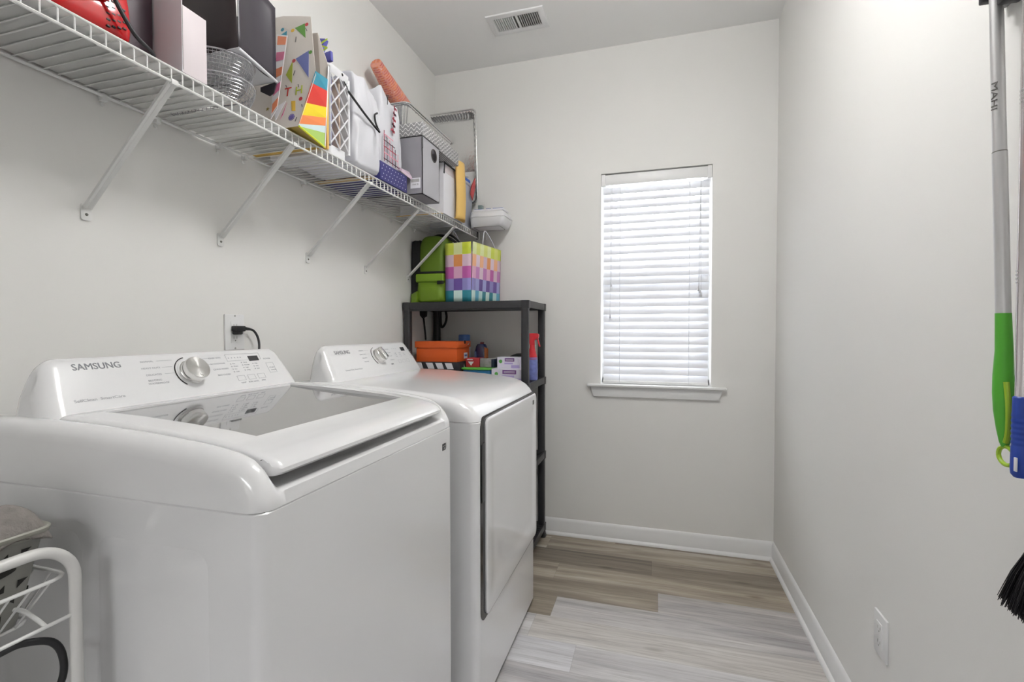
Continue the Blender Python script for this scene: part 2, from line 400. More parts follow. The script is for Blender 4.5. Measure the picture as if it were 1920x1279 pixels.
def dial(parent, y, s_, r, winged):
    b = B(); b.lathe([(r*1.12, 0), (r*1.12, .0006), (r*1.02, .0008)], CF(y, s_, .0002), CN, 48); rg = b.obj('dial_skirt', M_enamel2, parent)
    # dark position arc left of the knob
    b = B(); pts = []
    for k in range(25):
        a = math.radians(100+k*(130/24)); pts.append(CF(y, s_, .0012)+YR*(math.cos(a)*r*1.36)+CU*(math.sin(a)*r*1.36))
    b.tube(pts, .0011, 6); b.obj('position_arc', M_black, parent)
    b = B()
    b.lathe([(r*1.04, .0), (r*1.04, .004), (r*.99, .006), (r*.985, .022), (r*.96, .0245), (r*.93, .0252), (.0005, .0252)], CF(y, s_), CN, 64)
    if winged:
        o = CF(y, s_, .0252); ax = (CU*.8+YR*-.35).normalized(); pp = CN.cross(ax).normalized()
        b.prism([o+ax*r*.85+pp*.012, o-ax*r*.85+pp*.012, o-ax*r*.85-pp*.012, o+ax*r*.85-pp*.012], CN*.008, bev=.003)
    qi = CN.to_track_quat('Z', 'Y').to_matrix().to_4x4(); Tm = Matrix.Translation(CF(y, s_)) @ qi
    b.bm.transform(Tm.inverted()); pw = tuple(parent['_w']); parent['_w'] = (0.0, 0.0, 0.0)
    k_ = b.obj('dial', M_dialmetal, parent, smooth=35); parent['_w'] = pw
    k_.matrix_basis = Matrix.Translation(-V(pw)) @ Tm; k_['_w'] = (0.0, 0.0, 0.0)
    b = B(); b.prism([CF(y+.002, s_-r*.80, .0253), CF(y+.003, s_-r*.80, .0253), CF(y-.004, s_-r*.62, .0253), CF(y-.005, s_-r*.62, .0253)], CN*.0003)
    b.bm.transform(Tm.inverted()); b.obj('pointer_mark', M_black, k_)
def dial_metal():
    m = bpy.data.materials.new('spun_metal'); m.use_nodes = True; nt = m.node_tree; b_ = nt.nodes['Principled BSDF']
    b_.inputs['Base Color'].default_value = (.78, .77, .75, 1); b_.inputs['Metallic'].default_value = 1; b_.inputs['Roughness'].default_value = .24
    b_.inputs['Anisotropic'].default_value = .85
    tg = nt.nodes.new('ShaderNodeTangent'); tg.direction_type = 'RADIAL'; tg.axis = 'Z'; nt.links.new(tg.outputs[0], b_.inputs['Tangent'])
    return m
M_dialmetal = dial_metal()
print_mat = mat('panel_print', 'A9ABB0', .6)
print_dark = mat('brand_print', '8C8E92', .5)
def console_print(parent, spec):
    b = B()
    for dy_ in (-.0003, .0, .0003): b.text('SAMSUNG', spec['brand_size'], CF(spec['brand'][0]+dy_, spec['brand'][1], .0003+abs(dy_)*.1), YR, CU, mi=0, ex=.0002, squash=.96)
    b.obj('brand_lettering', mat('brand_dark', '8E9095', .4, metal=.2), parent, smooth=0)
    b = B()
    b.text(spec['care_t'], .0085, CF(spec['care'][0], spec['care'][1], .0003), YR, CU, ex=.0001, squash=1.25); b.obj('care_lettering', print_mat, parent, smooth=0)
    b = B()
    for t, y, s_ in spec['labels']: b = B(); b.text(t, .0062, CF(y, s_, .0003), YR, CU, ex=.0001, squash=1.15); b.obj('cycle_label', print_mat, parent, smooth=0)
    b = B()
    b.bm.free()
    for (y0, y1, s_) in spec['lines']:
        b = B(); b.prism([CF(y0, s_, .0002), CF(y1, s_, .0002), CF(y1, s_+.0006, .0002), CF(y0, s_+.0006, .0002)], CN*.0002); b.obj('guide_line', print_mat, parent, smooth=0)
    b = B()
    for (y, s_, wd) in spec['dots']:
        b.prism([CF(y, s_, .0002), CF(y+.003, s_, .0002), CF(y+.003, s_+.003, .0002), CF(y, s_+.003, .0002)], CN*.0002)
        if wd: b.text(wd, .0052, CF(y+.007, s_+.0015, .0003), YR, CU, ex=.0001, align='LEFT')
    b.obj('option_lettering', print_mat, parent, smooth=0); b = B()
    b.bm.free()
    for (ya, yb, sa, sb) in spec['frames']:
        b = B()
        for q in ((ya, yb, sa, sa+.0006), (ya, yb, sb, sb+.0006), (ya, ya+.0006, sa, sb), (yb, yb+.0006, sa, sb)):
            b.prism([CF(q[0], q[2], .0002), CF(q[1], q[2], .0002), CF(q[1], q[3], .0002), CF(q[0], q[3], .0002)], CN*.0002)
        b.obj('button_outline', print_mat, parent, smooth=0)
    a, c, e, f = spec['display']
    b = B(); b.prism([CF(a, e, .0002), CF(c, e, .0002), CF(c, f, .0002), CF(a, f, .0002)], CN*.0006, bev=.0002)
    b.obj('display', M_screen, parent, smooth=0)

# ---- washer
WX = .76; y0, y1 = .553, 1.240
ws = thing('washing_machine', 'white top-loading washing machine with glass lid and tilted control panel, nearest the camera', 'washing machine', (.41, .8965, 0))
zs = .919
b = B()
R = .03; cheek = [(.045, zs), (.045, 1.0), (.06, 1.018), (.09, 1.026), (.2, 1.030), (.4, 1.024), (.56, 1.014), (.64, 1.006), (.69, .998), (.718, .988), (.736, .974), (.749, .957), (.757, .940), (.760, .930), (.76, zs)]
centr = [(.045, zs), (.045, .99), (.06, 1.005), (.09, 1.010), (.2, 1.012), (.4, 1.004), (.56, .994), (.63, .984), (.655, .966), (.690, .950), (.715, .9440), (.735, .9410), (.750, .9430), (.7575, .9400), (.76, zs)]
cols = []
for k in range(9):
    a = math.radians(90*k/8); cols.append((R*(1-math.cos(a)), R*(1-math.sin(a)), 0))
for t in (0, .25, .5, .75, 1): cols.append((R+.004+.018*t, 0, smooth01(t)))
full = [(y0+dy, off, k) for dy, off, k in cols]+[(y1-dy, off, k) for dy, off, k in reversed(cols)]
rings = []
for y, off, k in full:
    r_ = []
    for (xa, za), (xc, zc) in zip(cheek, centr):
        x = xa+(xc-xa)*k; z = za+(zc-za)*k
        if z > zs+.001: z -= off*smooth01((z-zs)/.06)
        if x > .5: x -= off*smooth01((x-.5)/.25)
        r_.append(V((x, y, z)))
    rings.append(r_)
b.loft(rings); b.obj('top_cover', M_enamel2, ws, smooth=50)
# steel cabinet with pressed side panel
b = B()
def cab_ring(z, ins=0):
    return rrect((.05+WX)/2, (y0+y1)/2, (WX-.05)/2-ins, (y1-y0)/2-ins, .024, z, 6)
b.loft([cab_ring(.03), cab_ring(zs-.003), cab_ring(zs-.001, .002)])
b.obj('cabinet', M_enamel, ws, smooth=30)
b = B(); b.loft([rrect((.05+WX)/2, (y0+y1)/2, (WX-.05)/2-.004, (y1-y0)/2-.004, .022, z, 6) for z in (zs-.004, zs+.002)]); b.obj('cover_seam', M_seam, ws, smooth=30)
# pressed ribs of the side panel: a shallow recess frame standing on the left side
b = B()
def press(b, xa, xb, za, zb, yy, dep=.003, r=.03):
    a = [V((p.x, yy, p.y)) for p in rrect((xa+xb)/2, (za+zb)/2, (xb-xa)/2, (zb-za)/2, r, 0, 5)]
    c = [V((p.x, yy-dep, p.y)) for p in rrect((xa+xb)/2, (za+zb)/2, (xb-xa)/2-.014, (zb-za)/2-.014, r-.012, 0, 5)]
    b.loft([a, c])
press(b, .43, .665, .12, .855, y0+.0005); press(b, .10, .395, .12, .855, y0+.0005)
b.obj('side_panel', M_enamel, ws, smooth=60)
# lid
lp = [(.262, 1.020), (.262, 1.027), (.268, 1.0305), (.4, 1.0255), (.56, 1.0155), (.64, 1.0065), (.69, .9985), (.722, .990), (.742, .981), (.751, .972), (.751, .966), (.742, .961), (.72, .966), (.66, .984), (.4, 1.004)]
b = B(); R = .016; ya, yb = .6, 1.193
cols = []
for k in range(7):
    a = math.radians(90*k/6); cols.append((R*(1-math.cos(a)), R*(1-math.sin(a))))
hx0, hx1, hy0, hy1 = .290, .650, .660, 1.150
top = [(.262, 1.020), (.262, 1.027), (.268, 1.0305)]
def ztop(x):
    P = [(.268, 1.0305), (.4, 1.0255), (.56, 1.0155), (.64, 1.0065), (.69, .9985), (.722, .990), (.742, .981), (.751, .972)]
    for (a, c), (e, f) in zip(P, P[1:]):
        if x <= e: return c+(f-c)*(x-a)/(e-a)
    return P[-1][1]
xs_ = [.268, hx0-.001, hx0, hx0+.0005, .4, .5, .6, hx1-.0005, hx1, hx1+.001, .67, .69, .70, .712, .722, .732, .742, .748, .751]
def lid_ring(y, off, hole):
    r_ = [V((.262, y, 1.016)), V((.262, y, 1.027))]
    for x in xs_:
        z = ztop(x)
        if hole and hx0+.0004 <= x <= hx1-.0004: z = 1.0262+(1.0003-1.0262)*(x-hx0)/(hx1-hx0)-.003
        r_.append(V((x, y, z)))
    r_ += [V((.7515, y, .966)), V((.744, y, .9605)), V((.725, y, .964)), V((.66, y, .980)), V((.4, y, 1.006))]
    out = []
    for p in r_:
        q = p.copy()
        if off:
            if q.x > .70: q.x -= off*(q.x-.70)/.05*.9
            if q.z > ztop(min(max(q.x, .268), .751))-.004: q.z -= off*.45
        out.append(q)
    return out
rings = [lid_ring(ya+dy, off, 0) for dy, off in cols]+[lid_ring(hy0, 0, 0), lid_ring(hy0+.0006, 0, 1), lid_ring((hy0+hy1)/2, 0, 1), lid_ring(hy1-.0006, 0, 1), lid_ring(hy1, 0, 0)]+[lid_ring(yb-dy, off, 0) for dy, off in reversed(cols)]
b.loft(rings)
lid = b.obj('lid', M_enamel2, ws, smooth=35)
M_lidglass = mat('tinted_lid_glass', '5A5A5C', .02, metal=.35, spec=1, ior=2.6, coat=1)
b = B()
za, zb = 1.0262, 1.0003
b.prism([(hx0+.0008, hy0+.001, za), (hx1-.0008, hy0+.001, zb), (hx1-.0008, hy1-.001, zb), (hx0+.0008, hy1-.001, za)], (0, 0, -.004))
b.obj('lid_glass', M_lidglass, lid, smooth=0)
console(ws, .578, 1.226, M_enamel2)
console_print(ws, dict(brand=(.699, .123), brand_size=.0205, care=(.680, .050), care_t='SelfClean  SmartCare',
    labels=[('NORMAL', .800, .126), ('HEAVY DUTY', .803, .109), ('DELICATES', .803, .092), ('BEDDING', .800, .078), ('WATERPROOF', .806, .070),
            ('RINSE+SPIN', .972, .124), ('ACTIVEWEAR', .974, .107), ('QUICK WASH', .976, .091), ('SELF CLEAN', .978, .074), ('POWER', 1.140, .112), ('START', 1.144, .082), ('PAUSE', 1.146, .074), ('TEMP', 1.024, .045), ('SOIL LEVEL', 1.058, .045), ('SPIN', 1.092, .045)],
    lines=[(.822, .858, .126), (.828, .852, .109), (.828, .852, .092), (.935, .952, .124), (.945, .954, .107)],
    dots=[(1.012, .120, ''), (1.022, .120, ''), (1.032, .120, ''), (1.042, .120, ''), (1.050, .120, ''), (1.010, .102, 'Hot'), (1.010, .094, 'Warm'), (1.010, .086, 'Eco'), (1.010, .078, 'Cold'),
          (1.046, .104, 'Heavy'), (1.046, .096, 'Normal'), (1.046, .088, 'Light'), (1.046, .080, 'Delay'), (1.082, .098, 'High'), (1.082, .090, 'Med'), (1.082, .082, 'Low')],
    frames=[(1.006, 1.118, .112, .132), (1.012, 1.036, .052, .066), (1.046, 1.070, .052, .066), (1.080, 1.104, .052, .066), (1.128, 1.154, .066, .098)], display=(1.076, 1.110, .108, .124)))
dial(ws, .894, .090, .030, False)
b = B(); b.box(WX+.0001, WX+.0012, 1.170, 1.189, .863, .881, .0003); b.text('inverter', .005, (WX+.0014, 1.1795, .875), YR, (0, 0, 1), mi=1); b.text('10', .008, (WX+.0014, 1.1795, .868), YR, (0, 0, 1), mi=1)
b.box(WX+.0001, WX+.0008, 1.192, 1.197, .866, .880, mi=1)
b.obj('badge', [M_screen, mat('badge_print', 'B5B5B5', .5)], ws, smooth=0)
for x in (.11, .70):
    for y in (.60, 1.19):
        b = B(); b.cyl((x, y, 0), (x, y, .032), .018, 14); b.obj('foot', M_black, ws)

# ---- dryer
dy0, dy1 = 1.330, 2.030; DX = .80
dr = thing('tumble_dryer', 'white front-loading tumble dryer standing between the washing machine and the black rack', 'dryer', (.43, 1.68, 0))
zs = .909
prof = [(.05, zs), (.05, .985), (.06, .998), (.09, 1.004), (.2, 1.010), (.4, 1.006), (.58, .994), (.66, .986), (.71, .979), (.745, .968), (.770, .953), (.787, .935), (.797, .918), (.80, zs)]
R = .035; cols = []
for k in range(9):
    a = math.radians(90*k/8); cols.append((R*(1-math.cos(a)), R*(1-math.sin(a))))
rings = []
for y, off in [(dy0+a, o) for a, o in cols]+[(dy1-a, o) for a, o in reversed(cols)]:
    r_ = []
    for x, z in prof:
        if z > zs+.001: z -= off*smooth01((z-zs)/.06)*.8
        if x > .5: x -= off*smooth01((x-.5)/.3)
        r_.append(V((x, y, z)))
    rings.append(r_)
b = B(); b.loft(rings); b.obj('top_cover', M_enamel2, dr, smooth=50)
b = B()
def dring(z, ins=0): return rrect((.06+DX)/2, (dy0+dy1)/2, (DX-.06)/2-ins, (dy1-dy0)/2-ins, .026, z, 6)
b.loft([dring(.022), dring(zs-.003), dring(zs-.001, .002)])
b.obj('cabinet', M_enamel, dr, smooth=30)
b = B(); b.loft([rrect((.06+DX)/2, (dy0+dy1)/2, (DX-.06)/2-.004, (dy1-dy0)/2-.004, .024, z, 6) for z in (zs-.004, zs+.002)]); b.obj('cover_seam', M_seam, dr, smooth=30)
b = B(); b.box(.1, DX-.01, dy0+.02, dy1-.02, .002, .022, .003); b.obj('base', M_black, dr)
# door: slab bowed outwards, dished centre, dark gap round the left and top
def YZ(x, yc, zc, hy, hz, r, n=6): return [V((x, p.x, p.y)) for p in rrect(yc, zc, hy, hz, r, 0, n)]
Yc, Zc, Hy, Hz = 1.706, .606, .327, .312
b = B(); b.loft([YZ(DX-.003, 1.692, .6055, .340, .3155, .035), YZ(DX+.0012, 1.692, .6055, .340, .3155, .035)]); b.obj('door_gap', M_blackgloss, dr, smooth=30)
b = B()
rr = [YZ(DX+.0015, Yc+.004, Zc-.002, Hy-.006, Hz-.004, .024), YZ(DX+.006, Yc+.004, Zc-.002, Hy-.005, Hz-.003, .026), YZ(DX+.0085, Yc+.004, Zc-.002, Hy-.008, Hz-.006, .024), YZ(DX+.0092, Yc+.004, Zc-.002, Hy-.014, Hz-.012, .02),
      YZ(DX+.0092, Yc+.006, Zc-.004, Hy-.045, Hz-.055, .03), YZ(DX+.0068, Yc+.006, Zc-.004, Hy-.062, Hz-.075, .03), YZ(DX+.0064, Yc+.006, Zc-.004, Hy-.09, Hz-.11, .03)]
b.loft(rr); door = b.obj('door', M_enamel, dr, smooth=60)
b = B(); b.box(DX+.001, DX+.0030, 1.358, 1.385, .66, .84, .0005); b.obj('handle_recess', M_blackgloss, door)
b = B(); b.box(DX+.0091, DX+.0100, 1.962, 1.982, .870, .888, .0002); b.obj('badge', M_screen, door, smooth=0)
console(dr, 1.372, 2.012, M_enamel2)
console_print(dr, dict(brand=(1.494, .113), brand_size=.0205, care=(1.512, .040), care_t='Sensor Dry  SmartCare',
    labels=[('NORMAL', 1.612, .115), ('HEAVY DUTY', 1.612, .098), ('BEDDING', 1.612, .082), ('TIME DRY', 1.612, .066), ('DELICATES', 1.790, .113), ('QUICK DRY', 1.792, .096), ('AIR FLUFF', 1.794, .080), ('WRINKLE', 1.796, .062), ('POWER', 1.966, .104), ('START', 1.968, .076)],
    lines=[(1.632, 1.660, .115), (1.640, 1.656, .098)],
    dots=[(1.836, .112, ''), (1.850, .112, ''), (1.864, .112, ''), (1.836, .090, 'High'), (1.836, .082, 'Med'), (1.836, .074, 'Low'), (1.872, .090, 'More'), (1.872, .082, 'Dry'), (1.872, .074, 'Less'), (1.908, .086, '40'), (1.908, .078, '60')],
    frames=[(1.838, 1.860, .044, .058), (1.872, 1.894, .044, .058), (1.906, 1.928, .044, .058), (1.955, 1.980, .060, .092)], display=(1.905, 1.937, .100, .118)))
b = B(); b.prism([CF(1.772, .040, .0002), CF(1.788, .040, .0002), CF(1.788, .045, .0002), CF(1.772, .045, .0002)], CN*.0008); b.obj('indicator', M_grey, dr, smooth=0)
dial(dr, 1.706, .084, .030, True)

# ---------------------------------------------------------------- wall outlets
def outlet_box(t, O_, Rr, Uu, Nn, big=True):
    b = B(); h, wd = .114/2, .074/2
    pts = [O_+Rr*a+Uu*c for a, c in ((-wd, -h), (wd, -h), (wd, h), (-wd, h))]
    b.prism(pts, Nn*.0065, bev=.0025); b.obj('cover_plate', M_trim, t)
ot = thing('wall_outlet', 'white wall outlet with a black plug in it, above the washing machine', 'outlet', (0, 1.231, 1.180))
O_ = V((0, 1.231, 1.180)); outlet_box(ot, O_, YR, V((0, 0, 1)), V((1, 0, 0)))
for z in (1.180+.0195, 1.180-.0195):
    b = B(); b.box(.0062, .0078, 1.231-.0165, 1.231+.0165, z-.0145, z+.0145, .0006); rc = b.obj('receptacle', M_trim, ot)
    b = B(); b.box(.0074, .0080, 1.2245, 1.2258, z-.002, z+.006); b.box(.0074, .0080, 1.2355, 1.2368, z-.002, z+.006); b.cyl((.0074, 1.231, z-.008), (.0080, 1.231, z-.008), .002, 8); b.obj('slots', M_seam, rc)
for z in (1.232, 1.128):
    b = B(); b.cyl((.006, 1.231, z), (.0075, 1.231, z), .003, 10); b.obj('screw', mat('screw_metal', 'B8B8B4', .3, metal=1), ot)
pg = thing('power_plug', 'black plug with ribbed strain relief and cord in the outlet above the washing machine', 'plug', (.02, 1.235, 1.190))
b = B(); b.box(.008, .030, 1.214, 1.252, 1.182, 1.200, .004); b.box(.008, .026, 1.218, 1.244, 1.172, 1.186, .004); b.obj('plug_body', M_black, pg)
b = B()
for k in range(7): b.cyl((.018, 1.250+k*.004, 1.192-k*.0004), (.018, 1.2525+k*.004, 1.192-k*.0004), .0065-.0003*k, 12)
b.tube([(.018, 1.250, 1.192), (.018, 1.278, 1.189)], .0042, 10); b.obj('strain_relief', M_black, pg)
b = B(); b.tube(curve([(.018, 1.276, 1.190), (.020, 1.292, 1.184), (.024, 1.303, 1.166), (.032, 1.302, 1.142), (.045, 1.288, 1.110), (.055, 1.277, 1.05), (.05, 1.275, .9)]), .0038, 10); b.obj('cord', M_black, pg)
o2 = thing('wall_outlet', 'white rocker-style wall outlet low on the right wall', 'outlet', (W, 1.500, .365))
O_ = V((W, 1.500, .365)); outlet_box(o2, O_, -YR, V((0, 0, 1)), V((-1, 0, 0)))
b = B(); b.box(W-.0085, W-.0062, 1.5-.0165, 1.5+.0165, .365-.034, .365+.034, .0008); rc2 = b.obj('receptacle', M_trim, o2)
for z in (.384, .346):
    b = B(); b.box(W-.0088, W-.0084, 1.4925, 1.4938, z-.002, z+.006); b.box(W-.0088, W-.0084, 1.5055, 1.5068, z-.002, z+.006); b.cyl((W-.0088, 1.5, z-.008), (W-.0084, 1.5, z-.008), .002, 8); b.obj('slots', M_seam, rc2)

# ---------------------------------------------------------------- wire shelf with its braces
SZ = 1.765
sh = thing('wire_shelf', 'long white ventilated wire shelf fixed high along the left wall', 'shelf', (.15, 1.4, SZ))
YS0, YS1 = .12, 2.715
XF = .283
b = B(); n = 0; y = YS0+.01
while y < YS1:
    b.tube([(.012, y, SZ-.004), (XF-.004, y, SZ-.004), (XF, y, SZ-.007), (XF, y, SZ-.034)], .0017, 6); y += .0262
b.obj('wire_deck', M_wire, sh, smooth=60)
b = B(); b.tube([(XF-.003, YS0, SZ-.001), (XF-.003, YS1, SZ-.001)], .0028, 8); b.obj('front_rod', M_wire, sh)
b = B(); b.tube([(XF+.001, YS0, SZ-.034), (XF+.001, YS1, SZ-.034)], .0033, 8); b.obj('lip_rod', M_wire, sh)
b = B(); b.tube([(.012, YS0, SZ-.008), (.012, YS1, SZ-.008)], .0042, 8); b.obj('back_rod', M_wire, sh)
for y in (.42, .816, 1.186, 1.580, 1.973, 2.372):
    b = B(); top = V((XF-.001, y, SZ-.030)); bot = V((.006, y, 1.478))
    d = (top-bot).normalized(); nn = V((0, 1, 0)); m_ = d.cross(nn)
    prof = [(-.009, -.004), (-.008, .004), (.008, .004), (.009, -.004), (.006, -.0045), (0, -.001), (-.006, -.0045)]
    b.loft([[p+nn*a+m_*c for a, c in prof] for p in (bot, top)])
    b.box(XF-.004, XF+.006, y-.008, y+.008, SZ-.040, SZ-.028, .002)
    br = b.obj('support_brace', M_wire, sh, smooth=40)
    b = B(); b.prism([V((0, p.x, p.y)) for p in rrect(y, 1.468, .0115, .020, .006, 0, 4)], (.004, 0, 0), bev=.001)
    b.obj('foot_plate', M_wire, br)
    b = B(); b.cyl((.004, y, 1.462), (.0062, y, 1.462), .0036, 10, r1=.0025); b.obj('screw', M_seam, br)
for y in (.82+.035, .987, 1.18, 1.277, 1.574-.02, 1.725, 1.971-.02, 2.2, 2.45):
    b = B(); b.box(0, .016, y-.007, y+.007, SZ-.020, SZ-.003, .002); b.cyl((0, y, SZ-.026), (.006, y, SZ-.026), .005, 10); b.obj('wall_clip', M_wire, sh)
b = B(); b.box(XF-.005, XF+.052, D-.006, D, 1.722, 1.782, .002); b.box(XF-.012, XF+.008, D-.022, D-.004, SZ-.042, SZ+.003, .003); b.obj('end_bracket', M_wire, sh)
b = B(); b.box(XF-.006, XF+.006, 2.700, 2.708, SZ-.040, SZ+.004, .002); b.obj('end_cap', M_black, sh)

M_liner = mat('shelf_liner', 'EEEEEC', .5, translucent=.45)
SD = SZ+.0022      # what things on the shelf stand on
for (ya, yb, lab) in ((.13, .984, 'translucent grey plastic shelf liner under the red appliance and the white box'), (1.002, 1.285, 'short grey plastic shelf liner under the wire baskets and the party bag')):
    b = B(); b.box(.016, .276, ya, yb, SZ-.0012, SZ+.0008); single(b, 'shelf_liner', M_liner, lab, 'shelf liner', 'shelf liners on the wire shelf', smooth=0)

# ---------------------------------------------------------------- things on the shelf
# red appliance
M_red = mat('glossy_red_plastic', 'C40F16', .16, coat=.6); M_redtrim = mat('red_translucent', 'B5323A', .3)
ap = thing('handheld_vacuum', 'glossy red plastic appliance with black vents at the left end of the wire shelf', 'appliance', (.15, .62, SD))
def body_ring(y, k):
    pts = []
    base = [(.045, 0), (.245, 0), (.262, .012), (.265, .05), (.255, .12), (.225, .20), (.16, .245), (.09, .24), (.05, .18), (.038, .06)]
    for x, z in base: pts.append(V((.15+(x-.15)*k, y, SD+.004+z*(.35+.65*k))))
    return pts
b = B(); b.loft([body_ring(.46, .25), body_ring(.48, .5), body_ring(.53, .72), body_ring(.60, .88), body_ring(.68, .98), body_ring(.725, 1.0), body_ring(.745, .97), body_ring(.755, .85)])
b.obj('housing', M_red, ap, smooth=60, sub=1)
b = B(); b.box(.05, .255, .49, .750, SD, SD+.009, .003); b.obj('base', M_black, ap)
b = B()
for r_ in range(5):
    for c_ in range(4-(r_ > 3)):
        yv_, zv = .700+.010*c_, SD+.022+.0125*r_+.004*c_
        b.box(.2545, .2632-.0006*r_, yv_-.0032, yv_+.0032, zv-.0016, zv+.0016, .0004)
b.obj('vent_slots', M_black, ap)
b = B(); b.prism([(.2635, .655, SD+.05), (.2635, .70, SD+.07), (.259, .705, SD+.15), (.257, .668, SD+.14)], (.002, 0, 0), bev=.001); b.obj('window', M_redtrim, ap)
b = B(); b.tube(curve([(.250, .66, SD+.22), (.268, .675, SD+.14), (.276, .690, SD+.095), (.279, .712, SD+.055), (.281, .738, SD+.022), (.279, .775, SD+.0045), (.24, .80, SD+.005)]), .0042, 10); b.obj('cord', M_black, ap)

# dark purple box
M_darkbox = mat('dark_plum_card', '3A2C35', .45)
b = B(); b.box(.02, .203, .762, .832, SD, SD+.30, .0012); bx = single(b, 'gift_box', M_darkbox, 'narrow dark plum box upright between the red appliance and the white box', 'box')
# white box with an open front flap
M_whitecard = mat('white_card', 'E6E5EA', .5); M_pinkcard = mat('pinkish_card', 'DDD3D6', .55)
wb = thing('cardboard_box', 'white cardboard box with its front flap standing up, before the black paper bag', 'box', (.16, .87, SD))
b = B(); b.box(.03, .282, .840, .901, SD, SD+.150, .001); b.obj('carton', M_pinkcard, wb)
b = B(); b.box(.03, .2835, .8372, .8392, SD, SD+.36); b.obj('front_flap', M_whitecard, wb)
b = B(); b.box(.2822, .2835, .8385, .8400, SD+.005, SD+.148); b.obj('box_seam', M_seam, wb)

# stacked wire mesh baskets
M_steel = mat('bright_steel_wire', 'C6C6CA', .25, metal=1)
def mesh_basket(name, label, cx, cy, rx, ry, z0, h, nr, nt):
    t = thing(name, label, 'basket', (cx, cy, z0), 'steel mesh baskets under the black bag')
    def P(a, k):
        s_ = .80+.20*math.sin(k*math.pi/2); return V((cx+rx*s_*math.cos(a), cy+ry*s_*math.sin(a), z0+.0015+h*k))
    b = B()
    for j in range(1, nr):
        b.tube([P(2*math.pi*i/48, j/nr) for i in range(48)], .0007, 4, closed=True)
    for i in range(nt):
        a = 2*math.pi*i/nt; b.tube([P(a, k/4) for k in range(5)], .0007, 4)
    for i in range(-5, 6):
        o = i/6*ry*.8; e = rx*.8*math.sqrt(max(0, 1-(o/(ry*.8))**2)); b.tube([(cx-e, cy+o, z0+.0012), (cx+e, cy+o, z0+.0012)], .0007, 4)
    b.obj('wire_mesh', M_steel, t, smooth=60)
    for k in (0, 1):
        b = B(); b.tube([P(2*math.pi*i/64, k) for i in range(64)], .0022 if k else .0015, 8, closed=True); b.obj('rim' if k else 'foot_ring', M_steel, t)
    return t
mesh_basket('wire_basket', 'lower of the two nested steel mesh baskets, resting on the shelf', .160, 1.0, .139, .095, SD, .054, 7, 80)
mesh_basket('wire_basket', 'upper of the two nested steel mesh baskets, directly under the black paper bag', .160, 1.0, .137, .094, SD+.056, .054, 7, 84)
# black paper gift bag
M_bag = mat('black_paper', '37333A', .38, bump=.1, bscale=30); M_bagin = mat('black_bag_front', '332A2B', .6); M_tissue = mat('white_tissue', 'DFDFE3', .6, bump=.2, bscale=40)
ZB = SD+.114
bg = thing('paper_bag', 'black paper gift bag with a white base, standing on the mesh baskets', 'bag', (.17, 1.03, ZB))
b = B()
b.grid(lambda u, v: V((.05+.263*u, .962+.016*math.sin(u*5)*v, ZB+.27*v)), 8, 8)
b.obj('front_panel', M_bagin, bg, smooth=60, solid=.0012)
b = B()
def gus(u, v):
    d = -.022*math.sin(math.pi*u)*(.35+.65*v)
    return V((.313-.032*u+d, .962+.158*u, ZB+(.27-.065*u)*v+.003*math.sin(7*u+3*v)))
b.grid(gus, 10, 8); b.obj('side_gusset', M_bag, bg, smooth=25, solid=.0012)
b = B(); b.grid(lambda u, v: V((.05+.231*u, 1.120, ZB+.205*v)), 2, 4); b.grid(lambda u, v: V((.05, .962+.158*u, ZB+(.27-.065*u)*v)), 3, 4); b.obj('back_panel', M_bag, bg, solid=.0012)
b = B(); b.prism([(.05, .962, ZB), (.314, .961, ZB), (.2825, 1.121, ZB), (.05, 1.121, ZB)], (0, 0, .003)); b.obj('base', M_tissue, bg, smooth=0)
b = B(); b.tube([(.313, .962, ZB+.001), (.298, 1.04, ZB+.001), (.2815, 1.121, ZB+.001)], .004, 8); b.obj('base_fold', M_tissue, bg)
b = B(); b.prism([(.225, 1.122, ZB-.006), (.281, 1.122, ZB+.002), (.270, 1.122, ZB-.028), (.255, 1.122, ZB-.034), (.225, 1.122, ZB-.018)], (0, .003, 0)); b.obj('hanging_corner', M_bag, bg, smooth=0)

# birthday gift bag
K = dict(beige='E6DED6', teal='2F8CA5', green='5C9A35', blue='6973B4', olive='A3AE2B', red='C8454A', redT='CF3B2E', lime='C0CB3A', yellow='F0C44C', orange='EF8E62', pink='D56C95', white='F1EEF0', purple='7466AE',
         gold='9A8338', dark='4A4446', bred='D53025', byel='F5DA22', bor='F08A50', bpale='D3E6EA', bgrn='AACB6A', blime='E4E634', flesh='E5B8A8')
PB = {k: mat('bag_'+k, v, .45) for k, v in K.items()}
keys = list(K); MI = {k: i for i, k in enumerate(keys)}; PL = [PB[k] for k in keys]
bo = V((0, 1.165, SD+.006)); bu = V((0, .085, .375)).normalized(); bn = V((1, 0, 0)).cross(bu)
def F(x, s_, n=0): return bo+V((x, 0, 0))+bu*s_+bn*n
tb = thing('gift_bag', 'beige birthday gift bag printed with bunting and a rainbow side, beside the black bag', 'bag', (.2, 1.22, SD))
b = B()
b.prism([F(.07, .0), F(.316, .0), F(.349, .161), F(.296, .373), F(.25, .385), F(.19, .398), F(.133, .399), F(.10, .392), F(.07, .38)], bn*-.0012, mi=MI['beige'])
e = .0008
for k, pts in dict(green=[(.244, .343), (.279, .352), (.290, .299)], blue=[(.267, .231), (.31, .251), (.325, .157)], olive=[(.240, .180), (.257, .226), (.267, .148)], teal=[(.191, .327), (.215, .339), (.218, .319)],
                   yellow=[(.276, .086), (.291, .085), (.297, .051), (.284, .053)], pink=[(.247, .03), (.262, .085), (.255, .045)]).items():
    b.prism([F(x, s_, .0002) for x, s_ in pts], bn*.0005, mi=MI[k])
